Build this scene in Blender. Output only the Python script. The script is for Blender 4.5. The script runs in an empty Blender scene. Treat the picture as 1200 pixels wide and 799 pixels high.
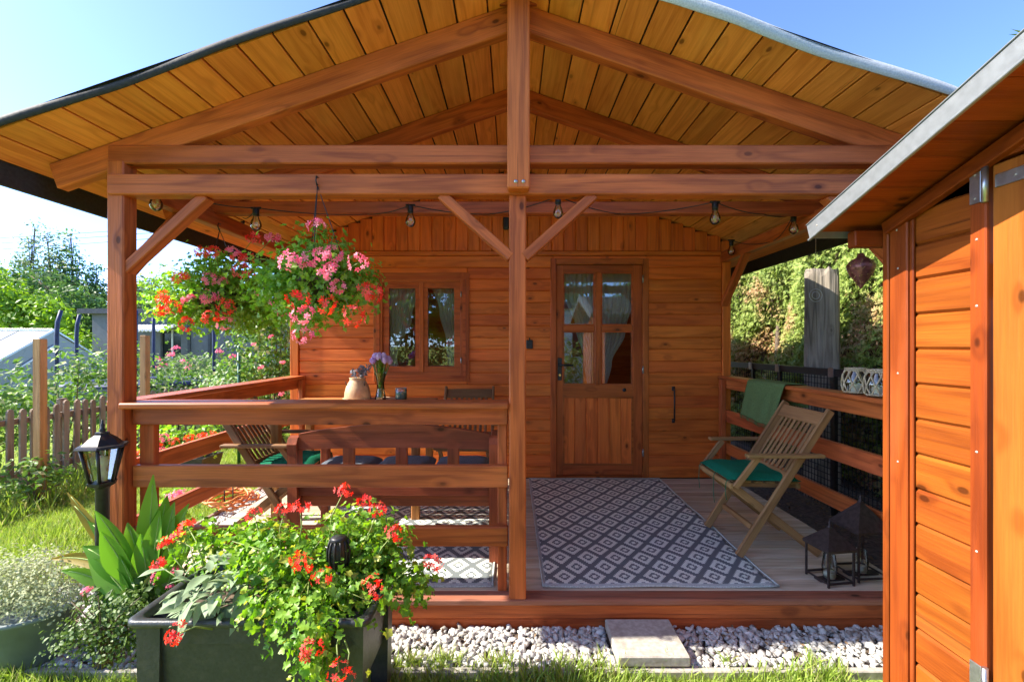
import bpy, math, random
import numpy as np
from mathutils import Vector, Matrix, Quaternion
R = math.radians
random.seed(7)
SC = bpy.context.scene
COL = SC.collection

# ------------------------------------------------------------------ camera, sky, sun, exposure
F, CX, CY, ZC = 533.0, 600.0, 405.0, 1.405
cam_d = bpy.data.cameras.new('camera'); cam = bpy.data.objects.new('camera', cam_d); COL.objects.link(cam)
cam.location = (0, 0, ZC); cam.rotation_euler = (R(90), 0, 0)
cam_d.sensor_width = 36; cam_d.lens = F/1200*36; cam_d.shift_y = 5.5/1200
cam_d.clip_start = 0.05; cam_d.clip_end = 2000
SC.camera = cam
SUN = Vector((1.0, 0.060, -0.84)).normalized()          # direction the light travels
EL = math.asin(-SUN.z); AZ = math.atan2(-SUN.x, -SUN.y)  # compass angle of the sun from +Y towards +X
w = bpy.data.worlds.new('World'); SC.world = w; w.use_nodes = True
wn = w.node_tree.nodes; wl = w.node_tree.links
bg = wn['Background']; sky = wn.new('ShaderNodeTexSky'); sky.sky_type = 'NISHITA'
sky.sun_disc = False; sky.sun_elevation = EL; sky.sun_rotation = AZ; sky.altitude = 200
sky.air_density = 0.35; sky.dust_density = 0.45; sky.ozone_density = 5.0
wl.new(sky.outputs[0], bg.inputs[0]); bg.inputs[1].default_value = 0.15
sd = bpy.data.lights.new('sun', 'SUN'); sd.energy = 2.6; sd.angle = R(0.53); sd.color = (1, 0.92, 0.80)
sun = bpy.data.objects.new('sun', sd); COL.objects.link(sun)
sun.rotation_euler = SUN.to_track_quat('-Z', 'Y').to_euler(); sun.location = (-8, -1, 9)
SC.view_settings.view_transform = 'Standard'; SC.view_settings.look = 'None'
SC.view_settings.exposure = 2.5; SC.view_settings.gamma = 1.0; SC.view_settings.use_curve_mapping = False
SC.cycles.diffuse_bounces = 8; SC.cycles.max_bounces = 14; SC.cycles.transparent_max_bounces = 16

# ------------------------------------------------------------------ helpers
W = {}                                                   # world matrix of each object built here
def P(px, py, Y): return Vector(((px-CX)*Y/F, Y, ZC-(py-CY)*Y/F))
def T(*a): return Matrix.Translation(Vector(a if len(a) == 3 else a[0]))
def RZ(a): return Matrix.Rotation(a, 4, 'Z')
def link(o, parent, M):
    COL.objects.link(o); W[o] = M.copy()
    if parent is not None:
        o.parent = parent; o.matrix_basis = W[parent].inverted() @ M
    else: o.matrix_basis = M
    return o
def tag(o, label, cat, group=None, kind=None):
    if label: o['label'] = label
    if cat: o['category'] = cat
    if group: o['group'] = group
    if kind: o['kind'] = kind
    return o
def thing(name, label, cat, loc=(0, 0, 0), rz=0, group=None):
    o = bpy.data.objects.new(name, None); o.empty_display_size = 0.1
    link(o, None, T(*loc) @ RZ(rz)); return tag(o, label, cat, group)
def kids(o): return [c for c in W if c.parent is o]
def dup(root, M, label, group=None):
    def rec(o, par, MM):
        c = o.copy(); link(c, par, MM)
        for k in kids(o):
            if k is not c: rec(k, c, MM @ (W[o].inverted() @ W[k]))
        return c
    r = rec(root, None, M); r['label'] = label
    if group: r['group'] = group
    return r

class MB:
    def __init__(s): s.v = []; s.f = []; s.sm = []
    def add(s, vs, fs, M=None, smooth=False):
        o = len(s.v)
        s.v += [tuple(M @ Vector(p)) if M is not None else tuple(p) for p in vs]
        s.f += [tuple(i+o for i in f) for f in fs]; s.sm += [smooth]*len(fs); return s
    def box(s, a, b, M=None):
        x0, y0, z0 = a; x1, y1, z1 = b
        vs = [(x0,y0,z0),(x1,y0,z0),(x1,y1,z0),(x0,y1,z0),(x0,y0,z1),(x1,y0,z1),(x1,y1,z1),(x0,y1,z1)]
        return s.add(vs, [(0,3,2,1),(4,5,6,7),(0,1,5,4),(1,2,6,5),(2,3,7,6),(3,0,4,7)], M)
    def cbox(s, sx, sy, sz, c, M=None):
        vs, fs = chamfer(sx, sy, sz, c); return s.add(vs, fs, M)
    def tube(s, pts, rad, n=8, cap=True, smooth=True):
        pts = [Vector(p) for p in pts]; k = len(pts)
        rad = rad if isinstance(rad, (list, tuple)) else [rad]*k
        vs = []; nrm = None
        for i, p in enumerate(pts):
            t = (pts[min(i+1, k-1)]-pts[max(i-1, 0)]).normalized()
            if nrm is None:
                nrm = t.orthogonal().normalized()
            else:
                nrm = (nrm - t*nrm.dot(t)); nrm = nrm.normalized() if nrm.length > 1e-6 else t.orthogonal().normalized()
            b = t.cross(nrm)
            for j in range(n):
                a = 2*math.pi*j/n
                vs.append(p + (nrm*math.cos(a)+b*math.sin(a))*rad[i])
        fs = [(i*n+j, i*n+(j+1) % n, (i+1)*n+(j+1) % n, (i+1)*n+j) for i in range(k-1) for j in range(n)]
        s.add(vs, fs, None, smooth)
        if cap:
            o = len(s.v)-len(vs)
            s.f += [tuple(o+j for j in reversed(range(n))), tuple(o+(k-1)*n+j for j in range(n))]; s.sm += [False]*2
        return s
    def lathe(s, prof, n=20, M=None, smooth=True, a0=0.0):
        vs = [(r*math.cos(a0+2*math.pi*j/n), r*math.sin(a0+2*math.pi*j/n), z) for r, z in prof for j in range(n)]
        fs = [(i*n+j, i*n+(j+1) % n, (i+1)*n+(j+1) % n, (i+1)*n+j) for i in range(len(prof)-1) for j in range(n)]
        return s.add(vs, fs, M, smooth)
    def prism(s, poly, y0, y1, M=None):
        """poly in (x, z), counter-clockwise seen from -Y, extruded y0..y1"""
        n = len(poly)
        vs = [(x, y0, z) for x, z in poly]+[(x, y1, z) for x, z in poly]
        fs = [tuple(range(n)), tuple(reversed(range(n, 2*n)))]+[(i, i+n, (i+1) % n+n, (i+1) % n) for i in range(n)]
        return s.add(vs, fs, M)
    def mesh(s, name):
        m = bpy.data.meshes.new(name); m.from_pydata(s.v, [], s.f)
        m.polygons.foreach_set('use_smooth', s.sm); m.update(); return m
    def obj(s, name, mat, parent=None, M=None, local=False):
        """vertices are in world coordinates unless local; they are moved into the object's own frame"""
        if M is None: M = W[parent] if parent is not None else Matrix()
        if not local:
            inv = M.inverted(); s.v = [tuple(inv @ Vector(p)) for p in s.v]
        m = s.mesh(name)
        if mat: m.materials.append(mat)
        return link(bpy.data.objects.new(name, m), parent, M)
def chamfer(sx, sy, sz, c):
    hx, hy, hz = sx/2, sy/2, sz/2
    vs = []; idx = {}
    for X in (-1, 1):
        for Y in (-1, 1):
            for Z in (-1, 1):
                for k, (a, b, d) in enumerate(((0, c, c), (c, 0, c), (c, c, 0))):
                    idx[(X, Y, Z, k)] = len(vs); vs.append((X*(hx-a), Y*(hy-b), Z*(hz-d)))
    fs = []
    def face(ids):
        a, b, cc = (Vector(vs[ids[i]]) for i in (0, 1, 2)); n = (b-a).cross(cc-a)
        ctr = sum((Vector(vs[i]) for i in ids), Vector())/len(ids)
        fs.append(tuple(ids) if n.dot(ctr) > 0 else tuple(reversed(ids)))
    q = ((-1, -1), (1, -1), (1, 1), (-1, 1))
    for S in (-1, 1):
        face([idx[(S, a, b, 0)] for a, b in q]); face([idx[(a, S, b, 1)] for a, b in q]); face([idx[(a, b, S, 2)] for a, b in q])
    for a in (-1, 1):
        for b in (-1, 1):
            face([idx[(-1,a,b,1)], idx[(1,a,b,1)], idx[(1,a,b,2)], idx[(-1,a,b,2)]])
            face([idx[(a,-1,b,0)], idx[(a,1,b,0)], idx[(a,1,b,2)], idx[(a,-1,b,2)]])
            face([idx[(a,b,-1,0)], idx[(a,b,1,0)], idx[(a,b,1,1)], idx[(a,b,-1,1)]])
            for d in (-1, 1): face([idx[(a,b,d,0)], idx[(a,b,d,1)], idx[(a,b,d,2)]])
    return vs, fs
MC = {}
def cmesh(sx, sy, sz, c, mat):
    k = (round(sx, 4), round(sy, 4), round(sz, 4), c, mat.name)
    if k not in MC:
        b = MB(); b.cbox(sx, sy, sz, c); m = b.mesh('board'); m.materials.append(mat); MC[k] = m
    return MC[k]
def frame(p0, p1, up):
    p0 = Vector(p0); p1 = Vector(p1); x = (p1-p0).normalized(); y = Vector(up).cross(x).normalized(); z = x.cross(y)
    M = Matrix((x, y, z)).transposed().to_4x4(); M.translation = (p0+p1)/2
    return M, (p1-p0).length
def beam(name, p0, p1, wid, hei, mat, parent, up=(0, 0, 1), c=0.004):
    """timber along p0-p1 (its grain along local X), hei measured along up"""
    M, L = frame(p0, p1, up)
    return link(bpy.data.objects.new(name, cmesh(L, wid, hei, c, mat)), parent, M)
def slab(name, a, b, mat, parent, axis=0, c=0.003):
    """axis-aligned board between corners a, b with its grain along axis"""
    a = Vector(a); b = Vector(b); m = (a+b)/2; d = b-a
    if axis == 0: return beam(name, (a.x, m.y, m.z), (b.x, m.y, m.z), abs(d.y), abs(d.z), mat, parent, c=c)
    if axis == 1: return beam(name, (m.x, a.y, m.z), (m.x, b.y, m.z), abs(d.x), abs(d.z), mat, parent, c=c)
    return beam(name, (m.x, m.y, a.z), (m.x, m.y, b.z), abs(d.x), abs(d.y), mat, parent, up=(0, 1, 0), c=c)

# --- numpy scatter of small templates (leaves, stones, blades) into one mesh
def tri(fs):
    out = []
    for f in fs:
        for i in range(1, len(f)-1): out.append((f[0], f[i], f[i+1]))
    return out
def scatter_mesh(name, templs, pos, nrm, size, rng, dirs=None, mats=()):
    pos = np.asarray(pos, float); nrm = np.asarray(nrm, float); n = len(pos)
    size = np.broadcast_to(np.asarray(size, float), (n,))
    z = nrm/np.maximum(np.linalg.norm(nrm, axis=1, keepdims=True), 1e-9)
    d = rng.normal(size=(n, 3)) if dirs is None else np.asarray(dirs, float)
    y = d-z*(d*z).sum(1, keepdims=True); y /= np.maximum(np.linalg.norm(y, axis=1, keepdims=True), 1e-9)
    x = np.cross(y, z)
    which = rng.integers(0, len(templs), n)
    V = []; FF = []; o = 0
    for k, (tv, tf) in enumerate(templs):
        s = which == k; m = int(s.sum())
        if m == 0: continue
        tv = np.asarray(tv, float); tf = np.asarray(tri(tf))
        v = pos[s][:, None, :]+size[s][:, None, None]*(tv[None, :, 0:1]*x[s][:, None, :]+tv[None, :, 1:2]*y[s][:, None, :]+tv[None, :, 2:3]*z[s][:, None, :])
        V.append(v.reshape(-1, 3)); FF.append((tf[None]+(np.arange(m)*len(tv))[:, None, None]+o).reshape(-1, 3)); o += m*len(tv)
    V = np.concatenate(V); FF = np.concatenate(FF)
    me = bpy.data.meshes.new(name); me.vertices.add(len(V)); me.vertices.foreach_set('co', V.ravel())
    me.loops.add(FF.size); me.loops.foreach_set('vertex_index', FF.ravel().astype(np.int32))
    me.polygons.add(len(FF)); me.polygons.foreach_set('loop_start', np.arange(0, FF.size, 3, dtype=np.int32))
    me.update(calc_edges=True)
    for m in mats: me.materials.append(m)
    return me
def scatter(name, templs, pos, nrm, size, rng, mat, parent=None, dirs=None):
    M = W[parent] if parent is not None else Matrix()
    t = np.array(M.translation)
    me = scatter_mesh(name, templs, np.asarray(pos)-t, nrm, size, rng, dirs, (mat,))
    return link(bpy.data.objects.new(name, me), parent, T(*M.translation))
LEAF = ([(0,0,0),(.26,.42,.05),(0,.5,-.04),(-.26,.42,.05),(0,1,-.10)], [(0,1,2),(0,2,3),(1,4,2),(2,4,3)])
LEAFN = ([(0,0,0),(.15,.45,.04),(0,.5,-.02),(-.15,.45,.04),(0,1,-.14)], [(0,1,2),(0,2,3),(1,4,2),(2,4,3)])
LEAFO = ([(0,0,0),(.30,.25,.05),(.33,.6,.06),(0,.5,-.03),(-.33,.6,.06),(-.30,.25,.05),(0,1,-.08)], [(0,1,3),(1,2,3),(2,6,3),(3,6,4),(3,4,5),(0,3,5)])
def gleaf(seed):
    r = random.Random(seed); n = 15
    rim = []
    for i in range(n):
        a = -math.pi/2+0.35+(2*math.pi-0.7)*i/(n-1)
        rr = .5*(1-.36*(0.5+0.5*math.cos(a*5+1.2)))*(1+r.uniform(-.05, .05))
        rim.append((rr*math.cos(a), .4+rr*math.sin(a), .10*math.cos(2*a+seed)+.10))
    return ([(0,.28,0)]+rim, [(0, i, i+1) for i in range(1, n)])
GLEAF = [gleaf(i) for i in range(4)]
BLADE = ([(-.035,0,0),(.035,0,0),(-.028,.12,.5),(.028,.12,.5),(0,.42,.95)], [(0,1,3),(0,3,2),(2,3,4)])
def sprayt(seed, k=5, spread=1.1, wid=.10):
    r = random.Random(seed); vs = []; fs = []
    for i in range(k):
        a = -spread+2*spread*i/(k-1)+r.uniform(-.1, .1); L = (1-.35*abs(a)/spread)*r.uniform(.75, 1.05)
        dx, dy = math.sin(a), math.cos(a); o = len(vs); zz = r.uniform(-.12, .12)
        vs += [(0,0,0), (dx*L*.5+dy*wid, dy*L*.5-dx*wid, zz*.5), (dx*L, dy*L, zz-.1), (dx*L*.5-dy*wid, dy*L*.5+dx*wid, zz*.5)]
        fs += [(o, o+1, o+2, o+3)]
    return vs, fs
SPRAY = [sprayt(i) for i in range(4)]
def stone(seed):
    r = random.Random(seed); t = (1+5**.5)/2
    vs = [Vector(p).normalized() for p in ((-1,t,0),(1,t,0),(-1,-t,0),(1,-t,0),(0,-1,t),(0,1,t),(0,-1,-t),(0,1,-t),(t,0,-1),(t,0,1),(-t,0,-1),(-t,0,1))]
    fs = [(0,11,5),(0,5,1),(0,1,7),(0,7,10),(0,10,11),(1,5,9),(5,11,4),(11,10,2),(10,7,6),(7,1,8),(3,9,4),(3,4,2),(3,2,6),(3,6,8),(3,8,9),(4,9,5),(2,4,11),(6,2,10),(8,6,7),(9,8,1)]
    s = (r.uniform(.75, 1.2), r.uniform(.5, .85), r.uniform(.3, .6))
    return [tuple(c*k*r.uniform(.6, 1.2) for c, k in zip(v, s)) for v in vs], fs
STONES = [stone(i) for i in range(8)]

# ------------------------------------------------------------------ materials
class N:
    """small node helper"""
    def __init__(s, name):
        s.m = bpy.data.materials.new(name); s.m.use_nodes = True; s.t = s.m.node_tree
        s.b = s.t.nodes['Principled BSDF']; s.out = s.t.nodes['Material Output']
    def n(s, typ, **kw):
        nd = s.t.nodes.new('ShaderNode'+typ)
        for k, v in kw.items(): setattr(nd, k, v)
        return nd
    def put(s, sock, v):
        if hasattr(v, 'links') or isinstance(v, bpy.types.NodeSocket): s.t.links.new(v, sock)
        else: sock.default_value = v
    def math(s, op, a, b=0.0, c=None):
        nd = s.n('Math', operation=op); s.put(nd.inputs[0], a); s.put(nd.inputs[1], b)
        if c is not None: s.put(nd.inputs[2], c)
        return nd.outputs[0]
    def mix(s, fac, a, b, typ='MIX'):
        nd = s.n('MixRGB', blend_type=typ); s.put(nd.inputs[0], fac)
        for i, v in ((1, a), (2, b)):
            if isinstance(v, tuple) and len(v) == 3: v = v+(1,)
            s.put(nd.inputs[i], v)
        return nd.outputs[0]
    def coord(s, scale=(1, 1, 1), rand=True, which='Object'):
        tc = s.n('TexCoord').outputs[which]
        if rand:
            r = s.n('ObjectInfo').outputs['Random']; cb = s.n('CombineXYZ')
            for i, k in enumerate((31.0, 57.0, 83.0)): s.put(cb.inputs[i], s.math('MULTIPLY', r, k))
            ad = s.n('VectorMath', operation='ADD'); s.put(ad.inputs[0], tc); s.put(ad.inputs[1], cb.outputs[0]); tc = ad.outputs[0]
        if scale == (1, 1, 1): return tc
        mp = s.n('VectorMath', operation='MULTIPLY'); s.put(mp.inputs[0], tc); mp.inputs[1].default_value = scale
        return mp.outputs[0]
    def noise(s, vec, scale, detail=3.0, rough=.55):
        nd = s.n('TexNoise'); s.put(nd.inputs['Vector'], vec); nd.inputs['Scale'].default_value = scale
        nd.inputs['Detail'].default_value = detail; nd.inputs['Roughness'].default_value = rough; return nd.outputs[0]
    def rng(s, v, a, b, c=0.0, d=1.0, smooth=True):
        nd = s.n('MapRange'); nd.interpolation_type = 'SMOOTHSTEP' if smooth else 'LINEAR'
        s.put(nd.inputs[0], v)
        for i, k in enumerate((a, b, c, d)): nd.inputs[i+1].default_value = k
        return nd.outputs[0]
    def bump(s, h, strength=.3, dist=.01):
        nd = s.n('Bump'); nd.inputs['Strength'].default_value = strength; nd.inputs['Distance'].default_value = dist
        s.put(nd.inputs['Height'], h); s.put(s.b.inputs['Normal'], nd.outputs[0])
    def set(s, **kw):
        for k, v in kw.items():
            k = k.replace('_', ' ')
            if isinstance(v, tuple) and len(v) == 3: v = v+(1,)
            s.put(s.b.inputs[k], v)
        return s.m
def wood(name, light, dark, rough=.5, knots=1.0, var=.22, ring=9.0, grain=.5, bump=.25, hue=.004, spec=.22, grey=None, axis='X'):
    a = N(name); vec = a.coord()
    if axis == 'Z':
        sx_ = a.n('SeparateXYZ'); a.put(sx_.inputs[0], vec); cx_ = a.n('CombineXYZ')
        for i_, j_ in ((0, 2), (1, 1), (2, 0)): a.put(cx_.inputs[i_], sx_.outputs[j_])
        vec = cx_.outputs[0]
    def scl(v, k):
        mp = a.n('VectorMath', operation='MULTIPLY'); a.put(mp.inputs[0], v); mp.inputs[1].default_value = k; return mp.outputs[0]
    vo = a.n('TexVoronoi'); a.put(vo.inputs['Vector'], scl(vec, (.55, 1, 1))); vo.inputs['Scale'].default_value = 7.2
    kd = vo.outputs['Distance']
    near = a.rng(kd, .0, .34, 1.0, 0.0)
    base = a.noise(scl(vec, (.6, 8.0, 8.0)), 1.0, 2.0)
    ph = a.math('ADD', a.math('MULTIPLY', base, ring*6.28/2), a.math('MULTIPLY', near, 5.0*knots))
    rg = a.math('MULTIPLY_ADD', a.math('SINE', ph), .5, .5)
    fib = a.noise(scl(vec, (5, 150, 150)), 1.0, 3.0)
    big = a.noise(scl(vec, (1.6, 4, 4)), 1.0, 3.0)
    rgs = a.math('POWER', rg, 2.2)
    fac = a.math('ADD', a.math('MULTIPLY', rgs, .95*grain), a.math('ADD', a.math('MULTIPLY', a.rng(fib, .3, .7), .34), a.math('MULTIPLY', a.rng(big, .3, .72), .40)))
    col = a.mix(fac, light, tuple(c*.85 for c in dark))
    if grey:
        gm = a.rng(a.noise(scl(vec, (1.1, 9, 9)), 1.0, 4.0), .45, .68)
        col = a.mix(a.math('MULTIPLY', gm, grey[3]), col, grey[:3])
    halo = a.rng(a.math('ADD', kd, a.math('MULTIPLY', a.math('SUBTRACT', fib, .5), .16)), .08, .26, 1.0, 0.0)
    col = a.mix(a.math('MULTIPLY', halo, .38*knots), col, tuple(c*.62 for c in dark))
    km = a.rng(kd, .055, .10, 1.0, 0.0)
    col = a.mix(a.math('MULTIPLY', km, .85*knots), col, tuple(c*.25 for c in dark))
    strk = a.rng(a.noise(scl(vec, (.9, 34, 34)), 1.0, 4.0), .60, .74)
    col = a.mix(a.math('MULTIPLY', strk, .5*grain*2), col, tuple(c*.6 for c in dark))
    chk = a.math('MULTIPLY', a.rng(a.noise(scl(vec, (1.3, 75, 75)), 1.0, 2.0), .70, .74), a.rng(a.noise(scl(vec, (.8, 5, 5)), 1.0, 2.0), .48, .6))
    col = a.mix(a.math('MULTIPLY', chk, .7), col, tuple(c*.18 for c in dark))
    pal = a.rng(a.noise(scl(vec, (.7, 3.0, 3.0)), 1.7, 5.0), .52, .72)
    col = a.mix(a.math('MULTIPLY', pal, .28), col, tuple(min(.9, c*1.35+.02) for c in light))
    hs = a.n('HueSaturation'); r = a.n('ObjectInfo').outputs['Random']
    wr = a.n('TexWhiteNoise', noise_dimensions='1D'); a.put(wr.inputs['W'], a.math('MULTIPLY', r, 91.7))
    a.put(hs.inputs['Hue'], a.math('MULTIPLY_ADD', wr.outputs[0], hue*2, .5-hue))
    a.put(hs.inputs['Value'], a.math('MULTIPLY_ADD', r, var*2, 1-var)); a.put(hs.inputs['Color'], col)
    a.set(Base_Color=hs.outputs[0], Roughness=a.math('MULTIPLY_ADD', fib, .25, rough-.1), Specular_IOR_Level=spec)
    a.bump(a.math('ADD', fib, a.math('MULTIPLY', rg, .6)), bump, .004)
    return a.m
def leafmat(name, ca, cb, trans=.35, rough=.5, cc=None, noise=None):
    a = N(name); g = a.n('NewGeometry'); r = a.math('FRACT', a.math('ADD', g.outputs['Random Per Island'], a.n('ObjectInfo').outputs['Random']))
    col = a.mix(a.math('POWER', r, 1.2), ca, cb)
    if cc:
        col = a.mix(a.rng(a.math('FRACT', a.math('MULTIPLY', r, 17.3)), .86, .9), col, cc)
    if noise:
        tc = a.n('NewGeometry').outputs['Position']
        col = a.mix(a.math('MULTIPLY', a.rng(a.noise(tc, noise[3], 3.0), noise[4], noise[4]+.12), a.rng(r, .05, .5)), col, noise[:3])
    a.set(Base_Color=col, Roughness=rough, Specular_IOR_Level=.35)
    tr = a.n('BsdfTranslucent'); hs = a.n('HueSaturation'); a.put(hs.inputs['Color'], col)
    hs.inputs['Value'].default_value = 1.5; hs.inputs['Saturation'].default_value = 1.1; a.put(tr.inputs[0], hs.outputs[0])
    mx = a.n('MixShader'); mx.inputs[0].default_value = trans
    a.t.links.new(a.b.outputs[0], mx.inputs[1]); a.t.links.new(tr.outputs[0], mx.inputs[2]); a.t.links.new(mx.outputs[0], a.out.inputs[0])
    return a.m
def plain(name, col, rough=.5, metal=0.0, nscale=20.0, amt=.25, bump=.1, spec=.5, dirt=None):
    a = N(name); v = a.coord(rand=True); n1 = a.noise(v, nscale, 4.0)
    c = a.mix(a.rng(n1, .3, .7), tuple(k*(1-amt) for k in col), tuple(min(1, k*(1+amt)) for k in col))
    if dirt: c = a.mix(a.math('MULTIPLY', a.rng(a.noise(v, nscale*.3, 5.0), .48, .68), dirt[3]), c, dirt[:3])
    a.set(Base_Color=c, Roughness=a.math('MULTIPLY_ADD', n1, .2, rough-.1), Metallic=metal, Specular_IOR_Level=spec)
    if bump: a.bump(n1, bump, .004)
    return a.m
def thin_glass(name, tint=(1, 1, 1), base=.05, ior=1.5, rough=0.0):
    a = N(name); fr = a.n('Fresnel'); fr.inputs[0].default_value = ior
    f = a.math('ADD', fr.outputs[0], base); tr = a.n('BsdfTransparent'); tr.inputs[0].default_value = tint+(1,)
    gl = a.n('BsdfGlossy'); gl.inputs['Roughness'].default_value = rough; mx = a.n('MixShader')
    a.put(mx.inputs[0], f); a.t.links.new(tr.outputs[0], mx.inputs[1]); a.t.links.new(gl.outputs[0], mx.inputs[2])
    a.t.links.new(mx.outputs[0], a.out.inputs[0]); return a.m

M_WALL = wood('cabin_wall_wood', (.82, .205, .036), (.58, .124, .022), rough=.42, var=.11)
M_BEAM = wood('stained_beam_wood', (.60, .148, .040), (.33, .072, .023), rough=.42, var=.10, ring=12)
M_RAIL = wood('stained_rail_wood', (.60, .146, .038), (.33, .072, .022), rough=.42, var=.10, ring=12)
M_DOORW = wood('door_wood', (.54, .13, .027), (.31, .070, .015), rough=.4, var=.08)
M_ROOFB = wood('roof_board_wood', (.86, .335, .080), (.72, .240, .052), rough=.55, var=.13, ring=14)
M_SHED = wood('shed_wood', (.33, .083, .010), (.215, .046, .006), rough=.42, var=.15, ring=11)
M_SHEDT = wood('shed_trim_wood', (.29, .060, .009), (.19, .036, .006), rough=.42, var=.10)
M_SHEDD = wood('shed_door_wood', (.355, .108, .017), (.27, .071, .0095), rough=.42, var=.06, ring=7)
M_DECK = wood('weathered_deck_wood', (.66, .54, .38), (.47, .365, .245), rough=.7, knots=.5, var=.14, grey=(.56, .52, .42, .55))
M_RIM = wood('deck_rim_wood', (.34, .115, .065), (.20, .07, .042), rough=.5, var=.12, grey=(.28, .2, .16, .35))
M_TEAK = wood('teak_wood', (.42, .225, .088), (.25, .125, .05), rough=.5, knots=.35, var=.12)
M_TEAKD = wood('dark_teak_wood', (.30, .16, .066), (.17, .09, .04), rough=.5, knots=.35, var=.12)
M_BENCH = wood('bench_wood', (.40, .105, .042), (.23, .062, .028), rough=.42, var=.10)
M_BENCHZ = wood('bench_wood_upright', (.40, .105, .042), (.23, .062, .028), rough=.42, var=.10, axis='Z')
M_TABLE = wood('table_wood', (.50, .22, .07), (.33, .13, .04), rough=.45, var=.1)
M_GREYW = wood('weathered_grey_wood', (.32, .235, .165), (.18, .13, .095), rough=.8, knots=.5, var=.2, grey=(.36, .32, .28, .6))
M_GREYZ = wood('weathered_picket_wood', (.36, .26, .18), (.20, .145, .10), rough=.8, knots=.5, var=.2, grey=(.40, .35, .29, .6), axis='Z')
M_OLD = wood('old_timber', (.36, .31, .24), (.13, .11, .085), rough=.85, knots=.6, ring=16, bump=.8, grey=(.42, .38, .32, .6), axis='Z')
M_STAKE = wood('stake_wood', (.52, .30, .13), (.36, .19, .08), rough=.65, var=.15)
M_BLACK = plain('black_felt', (.018, .018, .02), .8, amt=.4, nscale=60, bump=.3)
M_FELTLIT = plain('sunlit_grey_felt', (.42, .44, .45), .75, amt=.15, nscale=150, bump=.3)  # lighter copy of the felt, sunlight put into its grey
M_METAL = plain('zinc_trim', (.20, .215, .225), .45, .35, nscale=40, amt=.08, bump=.03)
M_STEEL = plain('galvanised_steel', (.42, .43, .44), .35, .9, nscale=60, amt=.1, bump=.05)
M_IRON = plain('black_iron', (.022, .021, .022), .45, .3, nscale=50, amt=.3)
M_IRONB = plain('brown_black_iron', (.055, .040, .036), .5, .4, nscale=50, amt=.3)
M_PLAST = plain('dark_planter_plastic', (.026, .030, .031), .42, nscale=90, amt=.2, bump=.25, dirt=(.07, .065, .055, .35))
M_POT = plain('grey_green_pot', (.16, .195, .185), .45, nscale=15, amt=.12, bump=.08, dirt=(.16, .15, .12, .3))
M_POTD = plain('brown_pot_plastic', (.06, .045, .038), .55, nscale=20)
M_CONC = plain('concrete_slab', (.37, .345, .30), .85, nscale=45, amt=.18, bump=.35, dirt=(.25, .22, .18, .65))
M_SOIL = plain('dark_soil', (.10, .068, .046), .95, nscale=30, amt=.5, bump=.8)
M_GREEN = plain('green_fabric', (.010, .16, .085), .85, nscale=200, amt=.2, bump=.4, spec=.1)
M_THROW = plain('sage_throw_fabric', (.13, .20, .075), .95, nscale=160, amt=.25, bump=.6, spec=.1)
M_CUSH = plain('slate_cushion_fabric', (.13, .15, .175), .9, nscale=180, amt=.3, bump=.5, spec=.1)
M_WHITEP = plain('white_render', (.75, .74, .71), .8, nscale=10, amt=.06)
M_GREYWALL = plain('grey_render', (.15, .155, .16), .85, nscale=6, amt=.12)
M_DARKRF = plain('dark_roof', (.06, .062, .065), .7, nscale=8)
M_BLUE = plain('blue_foam', (.020, .032, .10), .6, nscale=20)
M_TERRA = plain('red_roof_tile', (.30, .09, .05), .8, nscale=12, amt=.3)
M_WINDK = plain('dark_window', (.03, .035, .04), .15, nscale=3)
M_CER = plain('speckled_ceramic', (.50, .34, .19), .55, nscale=25, amt=.2)
M_ROPE = plain('jute_rope', (.50, .40, .26), .9, nscale=120, amt=.25, bump=.4)
M_ORANGE = plain('orange_hose', (.62, .22, .06), .5, nscale=30, amt=.15)
M_WAX = plain('mint_wax', (.24, .42, .34), .5, nscale=20, amt=.08)
M_WAXW = plain('cream_wax', (.75, .70, .6), .5, nscale=20, amt=.05)
M_PLATE = plain('clay_plate', (.55, .36, .22), .5, nscale=30)
M_DARKIN = plain('dark_interior', (.06, .035, .02), .8, nscale=5)
M_PURPLE = plain('copper_purple_metal', (.26, .10, .09), .38, .5, nscale=40, amt=.4, bump=.1)
M_BARK = plain('bark', (.11, .08, .055), .9, nscale=30, amt=.5, bump=.9)
M_STEMG = plain('green_stem', (.16, .22, .04), .6, nscale=30)
M_STEMB = plain('brown_stem', (.14, .09, .05), .7, nscale=30)
M_CABLE = plain('black_cable', (.02, .02, .02), .6)
M_BRASS = plain('brass', (.55, .38, .14), .35, .9)
M_GLASS = thin_glass('window_glass', (.88, .92, .90), .07)
M_BULB = thin_glass('bulb_glass', (.97, .96, .93), .16)
M_LGLASS = thin_glass('lantern_glass', (.88, .93, .90), .06)
M_WATERG = thin_glass('vase_glass', (.86, .92, .84), .06)
M_PINK = leafmat('pink_petal', (.86, .15, .27), (.93, .36, .46), .35, .6)
M_RED = leafmat('red_petal', (.80, .045, .045), (.90, .15, .12), .35, .6)
M_LILAC = leafmat('lilac_petal', (.62, .46, .72), (.80, .72, .86), .35, .6)
M_GER = leafmat('geranium_leaf', (.12, .27, .028), (.28, .45, .05), .42, .42, cc=(.38, .40, .06))
M_GERD = leafmat('geranium_leaf_deep', (.15, .32, .035), (.32, .50, .07), .45, .42)
M_SAGE = leafmat('sage_leaf', (.22, .30, .16), (.33, .41, .25), .25, .75)
M_SILV = leafmat('silver_leaf', (.33, .37, .20), (.52, .54, .35), .25, .8)
M_CANNA = leafmat('canna_leaf', (.11, .27, .03), (.19, .37, .045), .40, .32)
M_COTO = leafmat('cotoneaster_leaf', (.07, .12, .025), (.14, .21, .05), .25, .5)
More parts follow.
